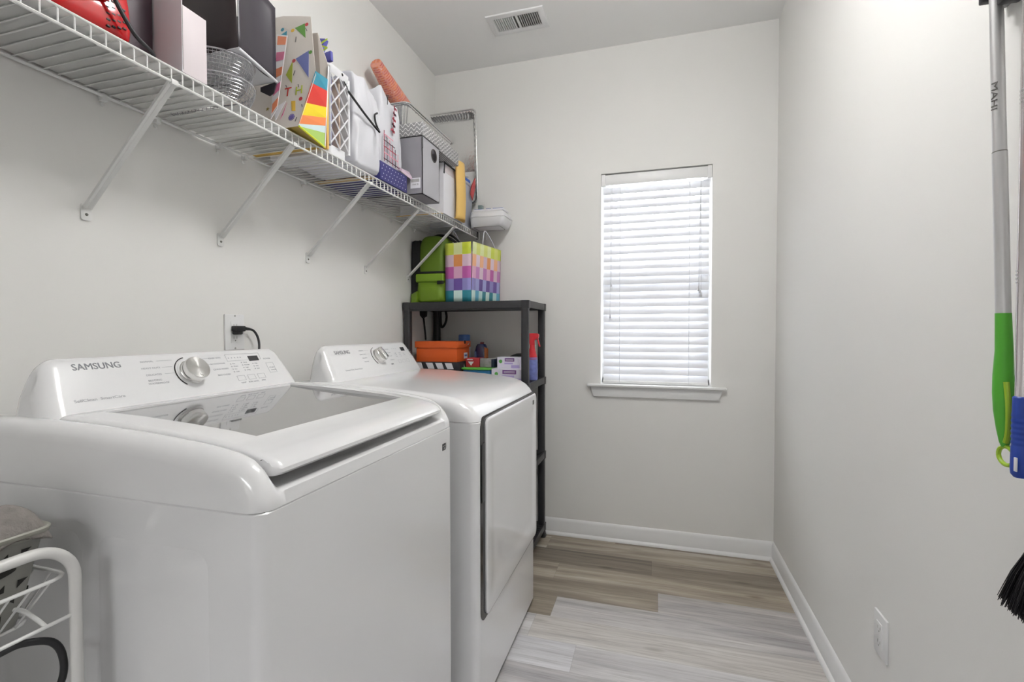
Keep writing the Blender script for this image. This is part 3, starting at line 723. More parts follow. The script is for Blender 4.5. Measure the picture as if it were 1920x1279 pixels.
for (x, s_), k in (((.286, .347), 'red'), ((.237, .336), 'yellow'), ((.317, .244), 'green'), ((.261, .225), 'red'), ((.309, .089), 'red'), ((.197, .347), 'teal')):
    b.prism(circle(F(x, s_, .0002), (1, 0, 0), bu, .0062, 14), bn*.0006, mi=MI[k])
for k in range(12):
    a = 2*math.pi*k/12; o = F(.287, .032, .0002); b.prism([o+V((1, 0, 0))*(.011*math.cos(a-.16))+bu*(.011*math.sin(a-.16)), o+V((1, 0, 0))*(.011*math.cos(a+.16))+bu*(.011*math.sin(a+.16)), o], bn*.0006, mi=MI['purple'])
b.prism(circle(F(.287, .032, .0003), (1, 0, 0), bu, .007, 14), bn*.0006, mi=MI['purple'])
pts = []
for k in range(10):
    a = math.pi/2+math.pi*k/5; r_ = .0075 if k % 2 == 0 else .003; pts.append(F(.194, .072, .0003)+V((1, 0, 0))*r_*math.cos(a)+bu*r_*math.sin(a))
b.prism(pts, bn*.0006, mi=MI['gold'])
for x, s_, dx, ds in ((.253, .31, .001, -.018), (.283, .335, .007, -.012), (.27, .19, -.003, -.016), (.29, .14, .004, -.01), (.245, .145, .006, -.01), (.315, .07, .003, -.009), (.18, .30, .003, -.003), (.18, .26, .001, -.004), (.18, .22, .003, .003), (.19, .17, .002, -.004), (.305, .03, -.004, -.014)):
    b.prism([F(x, s_, .0002), F(x+.0022, s_, .0002), F(x+dx+.0022, s_+ds, .0002), F(x+dx, s_+ds, .0002)], bn*.0006, mi=MI['dark'])
b.text('T', .042, F(.258, .118, .0006), V((1, 0, .05)), bu+V((.25, 0, 0)), mi=MI['redT'], ex=.0004); b.text('H', .040, F(.298, .118, .0006), V((1, 0, .1)), bu+V((.1, 0, 0)), mi=MI['lime'], ex=.0004)
b.obj('front_panel', PL, tb, smooth=0)
# rainbow gusset between the front and the back panel
q0, q1, q2 = F(.316, 0), V((.290, 1.312, SD)), F(.349, .161)+V((0, 0, .012))
q3 = V((.318, 1.300, SD+.245))
bands = [('bgrn', 0, 0, 0, .18), ('bpale', 0, .04, .18, .27), ('bor', .04, .20, .27, .37), ('byel', .20, .42, .37, .50), ('bred', .42, .78, .50, .70), ('teal', .78, 1, .70, .84)]
b = B()
for k, a, c, d, g in bands:
    pp = [q0.lerp(q2, a), q1.lerp(q3, d), q1.lerp(q3, g), q0.lerp(q2, c)]
    if a == c: pp = pp[:3]
    b.prism(pp, (-.0012, 0, 0), mi=MI[k])
b.obj('side_gusset', PL, tb, smooth=0)
b = B(); b.prism([(.291, 1.3135, SD), (.291, 1.3165, SD), (.318, 1.303, SD+.245), (.318, 1.298, SD+.245)], (-.003, 0, 0), mi=MI['white'])
b.prism([(.06, 1.315, SD), (.289, 1.315, SD), (.317, 1.302, SD+.245), (.290, 1.287, SD+.345), (.08, 1.287, SD+.36)], (0, -.0012, 0), mi=MI['beige']); b.obj('back_panel', PL, tb, smooth=0)
b = B(); b.prism([(.07, 1.166, SD+.001), (.316, 1.166, SD+.006), (.290, 1.313, SD), (.07, 1.313, SD)], (0, 0, .0012), mi=MI['gold']); b.tube([(.317, 1.166, SD+.006), (.291, 1.313, SD+.001)], .0028, 6, mi=MI['blime']); b.obj('base', PL, tb, smooth=0)
# striped ribbon tag on its front
tg = B(); a0, a1, c0, c1 = F(.183, .329, .004), F(.225, .316, .004), F(.219, .030, .006), F(.236, .062, .006)
tg.prism([a0, a1, c1, c0], bn*.0012, mi=MI['white'])
for i, k in enumerate(('orange', 'pink', 'orange', 'pink', 'orange')):
    t0 = .02+i*.205; t1 = t0+.11
    p = [a0.lerp(c0, t0), a1.lerp(c1, t0), a1.lerp(c1, t1), a0.lerp(c0, t1)]; p = [p[0].lerp(p[1], .12), p[1].lerp(p[0], .06), p[2].lerp(p[3], .06), p[3].lerp(p[2], .12)]
    tg.prism([q+bn*.0012 for q in p], bn*.0005, mi=MI[k])
tg.prism([F(.220, .066, .004), F(.261, .086, .004), F(.236, .025, .004)], bn*.001, mi=MI['white'])
tg.obj('striped_tag', PL, tb, smooth=0)

# yellow file standing behind the rainbow side
M_yell = mat('golden_card', 'E9BC66', .6)
b = B(); b.box(.08, .294, 1.322, 1.330, SD, SD+.262, .0015); single(b, 'paper_folder', M_yell, 'golden yellow card folder upright between the party bag and the white lattice basket', 'folder')
# blue and lime bag with letter
M_blue = mat('violet_blue_paper', '5A5BA8', .4); M_lime = mat('lime_print', 'B9D046', .5)
bb = thing('gift_bag', 'violet-blue gift bag with lime lettering standing inside the lattice basket', 'bag', (.16, 1.43, SD))
b = B(); b.prism([(.06, 1.388, SD+.030), (.215, 1.388, SD+.030), (.215, 1.388, SD+.34), (.24, 1.388, SD+.395), (.19, 1.388, SD+.405), (.06, 1.388, SD+.40)], (0, .018, 0), bev=.003)
b.obj('bag_body', M_blue, bb)
b = B(); b.text('W', .06, (.226, 1.3865, SD+.362), (0, 0, -1), (1, 0, 0), ex=.0006); b.obj('lettering', M_lime, bb, smooth=0)
b = B(); b.prism([(.20, 1.385, SD+.34), (.262, 1.385, SD+.35), (.264, 1.385, SD+.318), (.244, 1.385, SD+.316), (.23, 1.385, SD+.33)], (0, .012, 0), bev=.002); b.obj('folded_strap', M_blue, bb)

# white lattice basket
M_wplastic = mat('white_plastic', 'ECECEF', .35, translucent=.1)
lb = thing('storage_basket', 'white plastic lattice basket full of papers, between the golden folder and the white carrier bag', 'basket', (.16, 1.395, SD))
X0, X1, Y0, Y1, Z1 = .03, .286, 1.345, 1.446, SD+.285
b = B(); b.loft([rrect((X0+X1)/2, (Y0+Y1)/2, (X1-X0)/2-.006, (Y1-Y0)/2-.006, .012, z) for z in (SD, SD+.028)]); b.obj('base', M_wplastic, lb)
b = B()
ring_o = lambda g, z: rrect((X0+X1)/2, (Y0+Y1)/2, (X1-X0)/2+g, (Y1-Y0)/2+g, .016, z)
b.loft([ring_o(0, Z1-.025), ring_o(.004, Z1-.02), ring_o(.005, Z1), ring_o(-.002, Z1), ring_o(-.004, Z1-.02)], cap=False); b.obj('rim', M_wplastic, lb)
b = B()
def lat(p, q):   # face lattice between two bottom corners
    p, q = V(p), V(q); n_ = max(2, round((q-p).length/.052)); hz = (Z1-.02-SD-.025)/4
    for i in range(n_):
        for j in range(4):
            a = p.lerp(q, i/n_); c = p.lerp(q, (i+1)/n_); z0_ = SD+.025+j*hz
            b.tube([(a.x, a.y, z0_), (c.x, c.y, z0_+hz)], .0026, 5); b.tube([(c.x, c.y, z0_), (a.x, a.y, z0_+hz)], .0026, 5)
    for i in (0, n_):
        a = p.lerp(q, i/n_); b.tube([(a.x, a.y, SD+.02), (a.x, a.y, Z1-.01)], .0048, 6)
lat((X0, Y0, 0), (X1, Y0, 0)); lat((X1, Y0, 0), (X1, Y1, 0)); b.obj('lattice_wall', M_wplastic, lb, smooth=60)
b = B(); b.box(X0, X0+.003, Y0, Y1, SD+.02, Z1-.01); b.box(X0, X1, Y1-.003, Y1, SD+.02, Z1-.01); b.obj('rear_wall', M_wplastic, lb)
for (ya, yb, z_, col, lab) in ((1.356, 1.362, .235, 'A6A3C6', 'lilac folder in the lattice basket, the front one'), (1.368, 1.376, .262, '8C8CB2', 'blue-grey folder in the lattice basket, taller and behind the lilac one'), (1.412, 1.420, .24, 'C9B4A4', 'tan folder in the lattice basket, behind the violet bag')):
    b = B(); b.box(.05, .272, ya, yb, SD+.030, SD+.03+z_, .001); single(b, 'folder', mat('folder_'+col, col, .5), lab, 'folder', 'folders in the lattice basket')

# white carrier bag with black print
M_poly = mat('thin_white_plastic', 'ECECF1', .32, translucent=.25, bump=1.0, bscale=9)
def sag_bag(x0, x1, y0, y1, z1, zb, seed, amp=.008, sub=1):
    rnd = random.Random(seed); ph = [rnd.uniform(0, 6.28) for _ in range(8)]
    rings = []
    for j in range(25):
        v = j/24; ring = []
        R0 = rrect(0, 0, (x1-x0)/2, (y1-y0)/2, .02, 0, 5); R1 = []
        for i, p in enumerate(R0):
            q_ = R0[(i+1) % len(R0)]; m_ = 9 if (q_-p).length > .03 else 1
            R1 += [p.lerp(q_, t/m_)+V(((x0+x1)/2, (y0+y1)/2, 0)) for t in range(m_)]
        for i, p in enumerate(R1):
            k = i/len(R1)*2*math.pi
            sc = 1-.10*max(0, v-.75)*4*.8-.05*(1-min(1, v*6))
            d = amp*(math.sin(3*k+ph[0]+4*v)+.7*math.sin(7*k+ph[1]+3*v)+.6*math.sin(11*k+ph[2]-6*v)+.5*math.sin(19*k+ph[5]+9*v)*v+.45*math.sin(5*k+17*v+ph[6]))
            c = V(((x0+x1)/2, (y0+y1)/2, 0)); r_ = (V((p.x, p.y, 0))-c)
            q = c+r_*sc+r_.normalized()*d
            zt = zb+(z1-zb)*v+(.018*math.sin(2*k+ph[3])+.01*math.sin(5*k+ph[4]))*v*v
            q.x = max(q.x, .006); ring.append(V((q.x, q.y, zt)))
        rings.append(ring)
    return rings
pb = thing('plastic_bag', 'crumpled white carrier bag with black printed strokes hanging over the shelf front', 'bag', (.19, 1.60, SD))
b = B(); b.loft(sag_bag(.04, .300, 1.466, 1.630, 2.085, SD+.002, 3, .0048)); b.obj('bag_body', M_poly, pb, smooth=60, sub=1)
b = B()
def PBX(y, z): return V((.3165, y, z))
def stroke(pts, r): b.tube(curve(pts, 5), r, 5)
b2 = V((0, 0, 0))
stroke([PBX(1.403, 1.982), PBX(1.43, 1.972), PBX(1.49, 1.950), PBX(1.555, 1.930), PBX(1.592, 1.921)], .0042)
stroke([PBX(1.592, 1.921), PBX(1.568, 1.942), PBX(1.560, 1.970), PBX(1.577, 1.985)], .0036)
stroke([PBX(1.378, 2.005), PBX(1.392, 1.996), PBX(1.403, 1.985)], .0014)
b.lathe([(.0001, .002), (.005, 0), (.0001, -.002)], PBX(1.372, 2.022), (1, 0, 0), 10)
b.obj('printed_strokes', M_blackgloss, pb)

# plaid bag on a navy dotted box
M_navy = mat('navy_card', '34336E', .5); M_dot = mat('dot_white', 'E9E9F2', .6)
nb = thing('gift_box', 'flat navy box with white polka dots under the plaid bag', 'box', (.16, 1.74, SD))
b = B(); b.box(.03, .289, 1.640, 1.846, SD, SD+.070, .001); b.obj('carton', M_navy, nb)
b = B(); rnd = random.Random(5)
for i in range(9):
    for j in range(4):
        y = 1.652+i*.0225+(.011 if j % 2 else 0); z = SD+.011+j*.016
        if y < 1.842: b.prism(circle((.2891, y, z), (0, 1, 0), (0, 0, 1), .0021, 8), (.0003, 0, 0))
b.obj('polka_dots', M_dot, nb, smooth=0, kind='stuff')
M_pinkpl = mat('pink_wrap', 'D9C3D3', .3, coat=.3)
pl = thing('plaid_bag', 'white plastic bag printed with a red and black plaid, on the navy dotted box', 'bag', (.16, 1.75, SD+.071))
b = B(); b.loft(sag_bag(.05, .270, 1.672, 1.842, 2.135, SD+.0715, 8, .003)); b.obj('bag_body', M_poly, pl, smooth=60, sub=1)
b = B(); PR = MATS.get('plaid_red') or mat('plaid_red', '9C3144', .5); PK = mat('plaid_dark', '3B2230', .5); PP = mat('plaid_pink', 'D78FA0', .5)
xp = .2795
for k in range(6): y = 1.682+k*.021; b.prism([(xp, y, 1.85), (xp, y+.004, 1.85), (xp, y+.004, 1.97-.012*k), (xp, y, 1.97-.012*k)], (.0006, 0, 0), mi=k % 3)
for k in range(5): z = 1.858+k*.024; b.prism([(xp+.0002, 1.680, z), (xp+.0002, 1.80-.012*k, z-.004), (xp+.0002, 1.80-.012*k, z), (xp+.0002, 1.680, z+.004)], (.0006, 0, 0), mi=(k+1) % 3)
for k in range(5): z = 1.99+.03*k*.8; b.prism([(xp, 1.735+.006*k, z), (xp, 1.765+.004*k, z-.004), (xp, 1.765+.004*k, z+.005), (xp, 1.735+.006*k, z+.009)], (.0006, 0, 0), mi=1 if k % 2 else 0); b.prism([(xp, 1.748+.003*k, z-.007), (xp, 1.755+.003*k, z-.007), (xp, 1.755+.003*k, z+.014), (xp, 1.748+.003*k, z+.014)], (.0006, 0, 0), mi=0)
b.obj('plaid_print', [PR, PK, PP], pl, smooth=0)
b = B(); b.tube(curve([(.281, 1.70, 2.115), (.283, 1.705, 2.10), (.281, 1.712, 2.118)]), .0014, 5); b.tube([(.283, 1.705, 2.10), (.282, 1.706, 2.078)], .0014, 5); b.obj('black_bow_print', M_black, pl)
b = B(); b.prism([(.275, 1.80, SD+.085), (.290, 1.80, SD+.0755), (.300, 1.868, SD+.060), (.285, 1.87, SD+.085)], (.002, 0, .012), bev=.001)
single(b, 'tissue_packet', M_pinkpl, 'small pink wrapped packet between the plaid bag and the grey file box', 'packet')

# grey magazine file, overhanging the shelf front
M_greyfile = mat('grey_card_file', '8C8A90', .6); M_greylight = mat('grey_card_light', 'A9A8AD', .6)
gf = thing('magazine_file', 'grey cardboard file box with a round finger hole and a barcode sticker', 'file box', (.24, 1.96, SD))
gx0, gx1, gy0, gy1 = .075, .348, 1.874, 2.040; gz = 2.012
b = B()
b.box(gx0, gx1, gy0, gy0+.003, SD, gz+.004); b.box(gx0, gx1, gy1-.003, gy1, SD, gz+.004); b.box(gx0, gx0+.003, gy0, gy1, SD, gz); b.box(gx0, gx1, gy0, gy1, SD, SD+.003)
b.obj('file_body', M_greyfile, gf, smooth=0)
# front with a round hole
hc = V((gx1, 1.985, 1.965)); hr = .026
rect = [V((gx1, p[0], p[1])) for p in ((gy0, SD), (gy1, SD), (gy1, gz), (gy0, gz))]
n_ = 32; inner = [V((gx1, hc.y+hr*math.cos(2*math.pi*k/n_-math.pi*.75), hc.z+hr*1.05*math.sin(2*math.pi*k/n_-math.pi*.75))) for k in range(n_)]
outer = []
for k in range(n_):
    seg, f_ = divmod(k/n_*4, 1); outer.append(rect[int(seg)].lerp(rect[(int(seg)+1) % 4], f_))
b = B(); t_ = V((-.003, 0, 0))
b.loft([outer, inner, [p+t_ for p in inner], [p+t_ for p in outer], outer], cap=False); b.obj('front_panel', M_greylight, gf, smooth=20)
b = B(); b.tube([p+V((.0005, 0, 0)) for p in inner], .0026, 8, closed=True); b.obj('hole_ring', mat('ring_metal', '6E6A66', .35, metal=1), gf)
b = B(); b.tube([(gx1-.12, gy0, gz+.002), (gx1+.001, gy0-.001, gz+.002), (gx1+.001, gy1, gz+.002)], .0022, 6); b.tube([(gx1+.001, gy0-.001, gz+.002), (gx1+.001, gy0-.001, gz-.052)], .0030, 6); b.obj('black_edging', M_black, gf)
b = B(); b.box(gx1-.057, gx1-.010, gy0-.0008, gy0, SD+.026, SD+.070, mi=0)
for k in range(14): b.box(gx1-.053+k*.0028, gx1-.0515+k*.0028, gy0-.0010, gy0, SD+.052, SD+.066, mi=1)
b.text('1064 28', .009, (gx1-.034, gy0-.001, SD+.042), (1, 0, 0), (0, 0, 1), mi=1, ex=.0001)
b.obj('barcode_sticker', [M_whitecard, M_seam], gf, smooth=0)
b = B(); b.box(.12, .335, 1.90, 1.97, SD+.0035, SD+.21, .001); single(b, 'notebook', mat('brown_cover', '6B4B2C', .5), 'brown book inside the grey file box, seen through its round hole', 'book')

# patterned fabric bin behind
def patt():
    m = bpy.data.materials.new('lattice_fabric'); m.use_nodes = True; nt = m.node_tree; L = nt.links; N = nt.nodes; bs = N['Principled BSDF']; bs.inputs['Roughness'].default_value = .8
    tc = N.new('ShaderNodeTexCoord'); sp = N.new('ShaderNodeSeparateXYZ'); L.new(tc.outputs['Object'], sp.inputs[0])
    def mth(op, a, b_=None):
        n = N.new('ShaderNodeMath'); n.operation = op
        for i, x in enumerate((a, b_)):
            if x is None: continue
            if isinstance(x, (int, float)): n.inputs[i].default_value = x
            else: L.new(x, n.inputs[i])
        return n.outputs[0]
    h = mth('MULTIPLY', mth('ADD', sp.outputs[0], sp.outputs[1]), 230.0); s_ = mth('MULTIPLY', mth('SINE', h), 1.1)
    zz = mth('MULTIPLY', sp.outputs[2], 170.0)
    a = mth('ABSOLUTE', mth('SINE', mth('ADD', zz, s_))); l1 = mth('LESS_THAN', a, .32)
    mx = N.new('ShaderNodeMixRGB'); L.new(l1, mx.inputs[0]); mx.inputs[1].default_value = (*hexc('8B8A8C'), 1); mx.inputs[2].default_value = (*hexc('E3E2E2'), 1)
    L.new(mx.outputs[0], bs.inputs['Base Color']); return m
b = B(); b.box(.02, .262, 2.045, 2.36, SD, 2.128, .004); b.box(.02, .24, 1.90, 2.05, 2.03, 2.128, .003)
b.bm.free(); b = B(); b.box(.06, .335, 1.900, 2.3, 2.022, 2.086, .003)
M_patt = patt()
single(b, 'fabric_case', M_patt, 'flat grey case with white lattice pattern on top of the grey file box', 'case')
# white file with black clip edge
wf = thing('magazine_file', 'white cardboard file box with black edging, between the grey one and the yellow envelope', 'file box', (.2, 2.33, SD))
b = B(); b.box(.05, .292, 2.210, 2.395, SD, 2.018, .002); b.obj('file_body', M_whitecard, wf)
b = B(); b.tube([(.2935, 2.213, 1.965), (.2945, 2.217, 2.018), (.2945, 2.385, 2.020), (.2945, 2.398, 2.008), (.2945, 2.396, 1.975)], .0045, 8); b.obj('black_edging', M_black, wf)
b = B(); b.box(.2915, .2928, 2.225, 2.38, 1.975, 2.012, .0004); b.obj('label_strip', M_pinkcard, wf)

# foil pans
M_foil = mat('aluminium_foil', 'DCDCDC', .2, metal=1, bump=.5, bscale=60)
def foil_pan(name, label, o, R_, U_, N_, hx, hy, dep, amp=.0035):
    """rim centre o, rim plane axes R_,U_; opening towards N_"""
    R_, U_, N_ = V(R_).normalized(), V(U_).normalized(), V(N_).normalized(); o = V(o)
    t = thing(name, label, 'pan', o, 'foil roasting pans')
    def ring(hx_, hy_, r, n, corr=0):
        out = []; pts = []
        for (sx, sy, a0) in ((1, 1, 0), (-1, 1, 90), (-1, -1, 180), (1, -1, 270)):
            for k in range(7):
                a = math.radians(a0+90*k/6); pts.append((sx*(hx_-r)+r*math.cos(a), sy*(hy_-r)+r*math.sin(a)))
        full = []
        for i, p in enumerate(pts):
            q = pts[(i+1) % len(pts)]; d = math.hypot(q[0]-p[0], q[1]-p[1]); m_ = 30 if d > r*.6 and (i % 7 == 6) else 1
            for j in range(m_): full.append((p[0]+(q[0]-p[0])*j/m_, p[1]+(q[1]-p[1])*j/m_))
        for i, (x, y) in enumerate(full):
            f = 1+(corr*(1 if i % 2 else -1))/max(hx_, hy_)
            out.append(o+R_*x*f+U_*y*f+N_*n)
        return out
    b = B(); b.loft([ring(hx-.006, hy-.006, .028, 0), ring(hx-.016, hy-.016, .026, -.006, amp), ring(hx-.026, hy-.026, .024, -dep*.55, amp), ring(hx-.034, hy-.034, .022, -dep+.004, amp), ring(hx-.040, hy-.040, .02, -dep)], cap=False)
    b.poly(ring(hx-.040, hy-.040, .02, -dep))
    b.obj('tray', M_foil, t, smooth=35, merge=True, solid=.0006)
    b = B(); b.tube(ring(hx-.004, hy-.004, .03, .0005), .0034, 8, closed=True); b.obj('rolled_rim', M_foil, t, smooth=60)
    return t
foil_pan('foil_pan', 'deep foil roasting pan lying level on top of the patterned case', (.148, 2.195, 2.199), (1, 0, 0), (0, 1, 0), (0, 0, 1), .102, .262, .098)
foil_pan('foil_pan', 'large foil roasting pan standing on its end against the far wall', (.115, 2.672, 2.205), (1, 0, 0), (0, -.045, 1), (0, -1, -.045), .182, .275, .055)
# rolled red and orange paper
def cone_mat():
    m = bpy.data.materials.new('orange_red_print'); m.use_nodes = True; nt = m.node_tree; bs = nt.nodes['Principled BSDF']; bs.inputs['Roughness'].default_value = .4
    tc = nt.nodes.new('ShaderNodeTexCoord'); mp = nt.nodes.new('ShaderNodeMapping'); mp.inputs['Scale'].default_value = (22, 22, 30); br = nt.nodes.new('ShaderNodeTexBrick')
    mp.inputs['Rotation'].default_value = (.42, 0, 0)
    br.inputs['Color1'].default_value = (*hexc('E08A55'), 1); br.inputs['Color2'].default_value = (*hexc('BF5350'), 1); br.inputs['Mortar'].default_value = (*hexc('DDA090'), 1); br.inputs['Scale'].default_value = 1; br.inputs['Mortar Size'].default_value = .08; br.offset = .4; br.squash = 1.4
    w2_ = nt.nodes.new('ShaderNodeTexNoise'); w2_.inputs['Scale'].default_value = 38; cr = nt.nodes.new('ShaderNodeValToRGB'); cr.color_ramp.interpolation = 'CONSTANT'
    e = cr.color_ramp.elements; e[0].color = (*hexc('B9505C'), 1); e[1].position = .46; e[1].color = (*hexc('DE8250'), 1); e.new(.56).color = (*hexc('CB6257'), 1); e.new(.66).color = (*hexc('EBC7B5'), 1)
    nt.links.new(tc.outputs['Object'], mp.inputs[0]); nt.links.new(mp.outputs[0], br.inputs['Vector']); nt.links.new(tc.outputs['Object'], w2_.inputs['Vector']); nt.links.new(w2_.outputs['Fac'], cr.inputs[0])
    mx = nt.nodes.new('ShaderNodeMixRGB'); mx.inputs[0].default_value = .35; nt.links.new(br.outputs['Color'], mx.inputs[1]); nt.links.new(cr.outputs[0], mx.inputs[2]); nt.links.new(mx.outputs[0], bs.inputs['Base Color']); return m
b = B(); ax = V((0, .86, -.36)).normalized()
b.lathe([(.001, 0), (.026, .001), (.028, .004), (.042, .155), (.052, .262), (.050, .262), (.040, .15), (.001, .14)], (.075, 1.952, 2.402), ax, 40)
single(b, 'paper_cone', cone_mat(), 'stacked orange and red patterned paper cups leaning on the wall above the foil pan', 'paper cups')

# padded envelope, clear bin, contents
M_env = mat('manila_padded', 'E6BE6E', .6, bump=.25, bscale=60)
b = B()
def env(u, v):
    return V((.306+.004*math.sin(v*3.1)+.003*math.sin(u*3.14), 2.325+.122*u+.004*math.sin(v*5), SD+.0+.300*v))
b.grid(env, 6, 12); eo = B(); eo.grid(lambda u, v: env(u, v)+V((.014, 0, 0))*math.sin(math.pi*u)+V((.003, 0, 0)), 6, 12)
b.merge(eo.bm)
b.prism([env(0, 0), env(1, 0), env(1, 0)+V((-.008, 0, .001)), env(0, 0)+V((-.008, 0, .001))], (0, 0, .002))
single(b, 'padded_envelope', M_env, 'upright yellow padded envelope at the far end of the shelf front', 'envelope', solid=.0012, smooth=60)
for (xa, xb, ya, yb, z_, col, lab) in ((.02, .27, 1.60, 1.635, 0, 'D7B98A', 'manila envelope lying flat under the white carrier bag'), (.03, .284, 2.20, 2.222, 0, 'E3B552', 'thin yellow envelope edge on the shelf between the grey and white file boxes'), (.02, .27, 1.29, 1.318, 0, 'D9B25A', 'yellow envelope lying flat under the golden folder')):
    b = B(); b.box(xa, xb, ya, yb, SD-.0018, SD-.0002); single(b, 'envelope', mat('env_'+col, col, .6), lab, 'envelope', 'flat envelopes on the wire shelf', smooth=0)
cbn = thing('storage_bin', 'milky plastic bin holding red and blue items behind the yellow envelope', 'bin', (.17, 2.58, SD))
M_clear = mat('milky_plastic', 'D5D8E2', .3, translucent=.4)
b = B(); b.loft([rrect(.165, 2.580, .105, .062, .012, SD), rrect(.165, 2.580, .117, .066, .014, SD+.235), rrect(.165, 2.580, .122, .070, .014, SD+.24), rrect(.165, 2.580, .122, .070, .014, SD+.252), rrect(.165, 2.580, .114, .062, .014, SD+.25), rrect(.165, 2.580, .102, .058, .012, SD+.004)]); b.obj('bin_body', M_clear, cbn)
b = B(); b.box(.12, .282, 2.53, 2.60, SD+.253, SD+.275, .005); single(b, 'cloth_bundle', mat('blue_pack', '2F62B8', .5), 'blue wrapped pack lying on the milky bin', 'pack')
b = B(); b.prism([(.16, 2.52, SD+.276), (.29, 2.53, SD+.277), (.21, 2.58, SD+.292), (.13, 2.56, SD+.294)], (0, .04, .006), bev=.001); single(b, 'card', M_whitecard, 'white card with a folded edge lying over the blue pack', 'card')
b = B(); b.prism([(.13, 2.555, SD+.306), (.24, 2.555, SD+.300), (.25, 2.56, SD+.303), (.14, 2.56, SD+.315)], (0, .01, .003)); single(b, 'ribbon', mat('red_ribbon', 'C3453F', .5), 'thin red strip on the white card above the blue pack', 'ribbon')
b = B(); b.prism([(.290, 2.57, SD+.19), (.290, 2.60, SD+.16), (.290, 2.645, SD+.25), (.290, 2.64, SD+.30), (.290, 2.59, SD+.245)], (.006, 0, 0), bev=.002); single(b, 'folded_cloth', mat('dull_red_cloth', 'B84A4C', .7), 'dull red folded cloth hanging from the milky bin corner', 'cloth')

# white wipes case and blue bags at the shelf end
tc_ = thing('plastic_case', 'white plastic case sticking out at the far end of the wire shelf', 'case', (.36, 2.62, SD))
b = B(); zc_ = SD-.001
def cr(g, z, x1): return rrect((.296+x1)/2, 2.628, (x1-.296)/2, .080+g, .022, z, 5)
b.loft([cr(-.012, zc_, .480), cr(-.004, zc_+.014, .488), cr(.004, zc_+.045, .500), cr(.004, zc_+.050, .500)]); b.obj('lower_shell', M_wplastic, tc_, smooth=60)
b = B(); b.loft([cr(.006, zc_+.0505, .503), cr(.006, zc_+.060, .503), cr(.0, zc_+.068, .497), cr(0, zc_+.080, .494), cr(-.010, zc_+.086, .486)]); b.obj('lid', M_wplastic, tc_, smooth=50)
b = B(); pts = [V((p.x, p.y, zc_-.0004)) for p in rrect(.39, 2.622, .078, .055, .012, 0, 4)]; b.tube(pts, .0012, 5, closed=True); b.obj('base_line', M_seam, tc_)
b = B()
for i, (xa, xb) in enumerate(((.315, .365), (.385, .415), (.425, .485))):
    b.box(xa, xb, 2.57, 2.66, zc_+.0975, zc_+.102, .002, mi=1)
b.box(.310, .490, 2.565, 2.665, zc_+.087, zc_+.099, .004, mi=0)
single(b, 'wipes_pack', [M_whitecard, mat('wipes_blue', '3F5FA8', .4)], 'blue and white soft pack on top of the white plastic case', 'pack')
b = B(); b.box(.302, .326, 2.665, 2.70, zc_+.088, zc_+.15, .002); single(b, 'small_box', mat('grey_green_box', '7F8E8C', .5), 'small grey-green box upright behind the blue and white pack', 'box')

# ---------------------------------------------------------------- black storage rack by the far wall
M_rack = mat('black_resin', '2A2A2D', .42, bump=.15, bscale=120)
RX0, RX1, RY0, RY1 = .008, .702, 2.300, 2.700
rk = thing('storage_rack', 'black plastic four-shelf storage rack in the corner behind the dryer', 'rack', (.355, 2.5, 0))
for zt in (1.332, .917, .490, .075):
    b = B(); h = .036
    for (a, c, e, f) in ((RX0, RX1, RY0, RY0+.012), (RX0, RX1, RY1-.012, RY1), (RX0, RX0+.012, RY0, RY1), (RX1-.012, RX1, RY0, RY1)): b.box(a, c, e, f, zt-h, zt, .003)
    b.box(RX0+.01, RX1-.01, RY0+.01, RY1-.01, zt-.007, zt-.003)
    for k in range(1, 14): y = RY0+.01+k*.0272; b.box(RX0+.01, RX1-.01, y-.004, y+.004, zt-.016, zt-.001)
    b.box(RX0+.02, RX1-.02, RY0+.008, RY0+.02, zt-h-.010, zt-h+.004, .002)
    for (x, y) in ((RX0+.020, RY0+.020), (RX1-.020, RY0+.020), (RX0+.020, RY1-.020), (RX1-.020, RY1-.020)):
        b.loft([rrect(x, y, .022, .022, .012, zt-h-.004), rrect(x, y, .0225, .0225, .012, zt), rrect(x, y, .018, .018, .010, zt+.001)])
    b.obj('shelf', M_rack, rk, smooth=35)
for (x, y) in ((RX0+.021, RY0+.021), (RX1-.021, RY0+.021), (RX0+.021, RY1-.021), (RX1-.021, RY1-.021)):
    b = B(); b.loft([rrect(x, y, .026, .026, .012, 0), rrect(x, y, .0185, .0185, .010, .035), rrect(x, y, .0185, .0185, .010, 1.31)]); b.obj('post', M_rack, rk, smooth=35)
ZR = 1.3322; Z2 = .9175

# green backpack
M_green = mat('lime_nylon', '6F8F1E', .5, bump=.3, bscale=30); M_green2 = mat('lime_nylon_dark', '5E7A1A', .55, bump=.3, bscale=30); M_strap = mat('black_webbing', '17171A', .75)
bp = thing('backpack', 'lime green backpack with black trim standing on top of the black rack', 'backpack', (.13, 2.48, ZR))
def blob(x0, x1, y0, y1, zs_, ks, r, seed=0, amp=.003):
    rnd = random.Random(seed); ph = [rnd.uniform(0, 6.28) for _ in range(6)]; out = []
    for z, k in zip(zs_, ks):
        ring = rrect((x0+x1)/2, (y0+y1)/2, (x1-x0)/2*k, (y1-y0)/2*k, r*k, z, 6); m_ = len(ring); q = []
        for i, p in enumerate(ring):
            a = i/m_*6.283; d = amp*(math.sin(3*a+ph[0]+z*60)+math.sin(5*a+ph[1]-z*90)); q.append(p+V((math.cos(a)*d, math.sin(a)*d, d*.5)))
        out.append(q)
    return out
b = B(); b.loft(blob(.046, .222, 2.392, 2.590, [ZR+.14, ZR+.145, ZR+.18, ZR+.25, ZR+.31, ZR+.345, ZR+.362, ZR+.37], [.92, .97, 1, 1, .99, .96, .86, .6], .05, 2)); b.obj('main_compartment', M_green2, bp, smooth=70, sub=1)
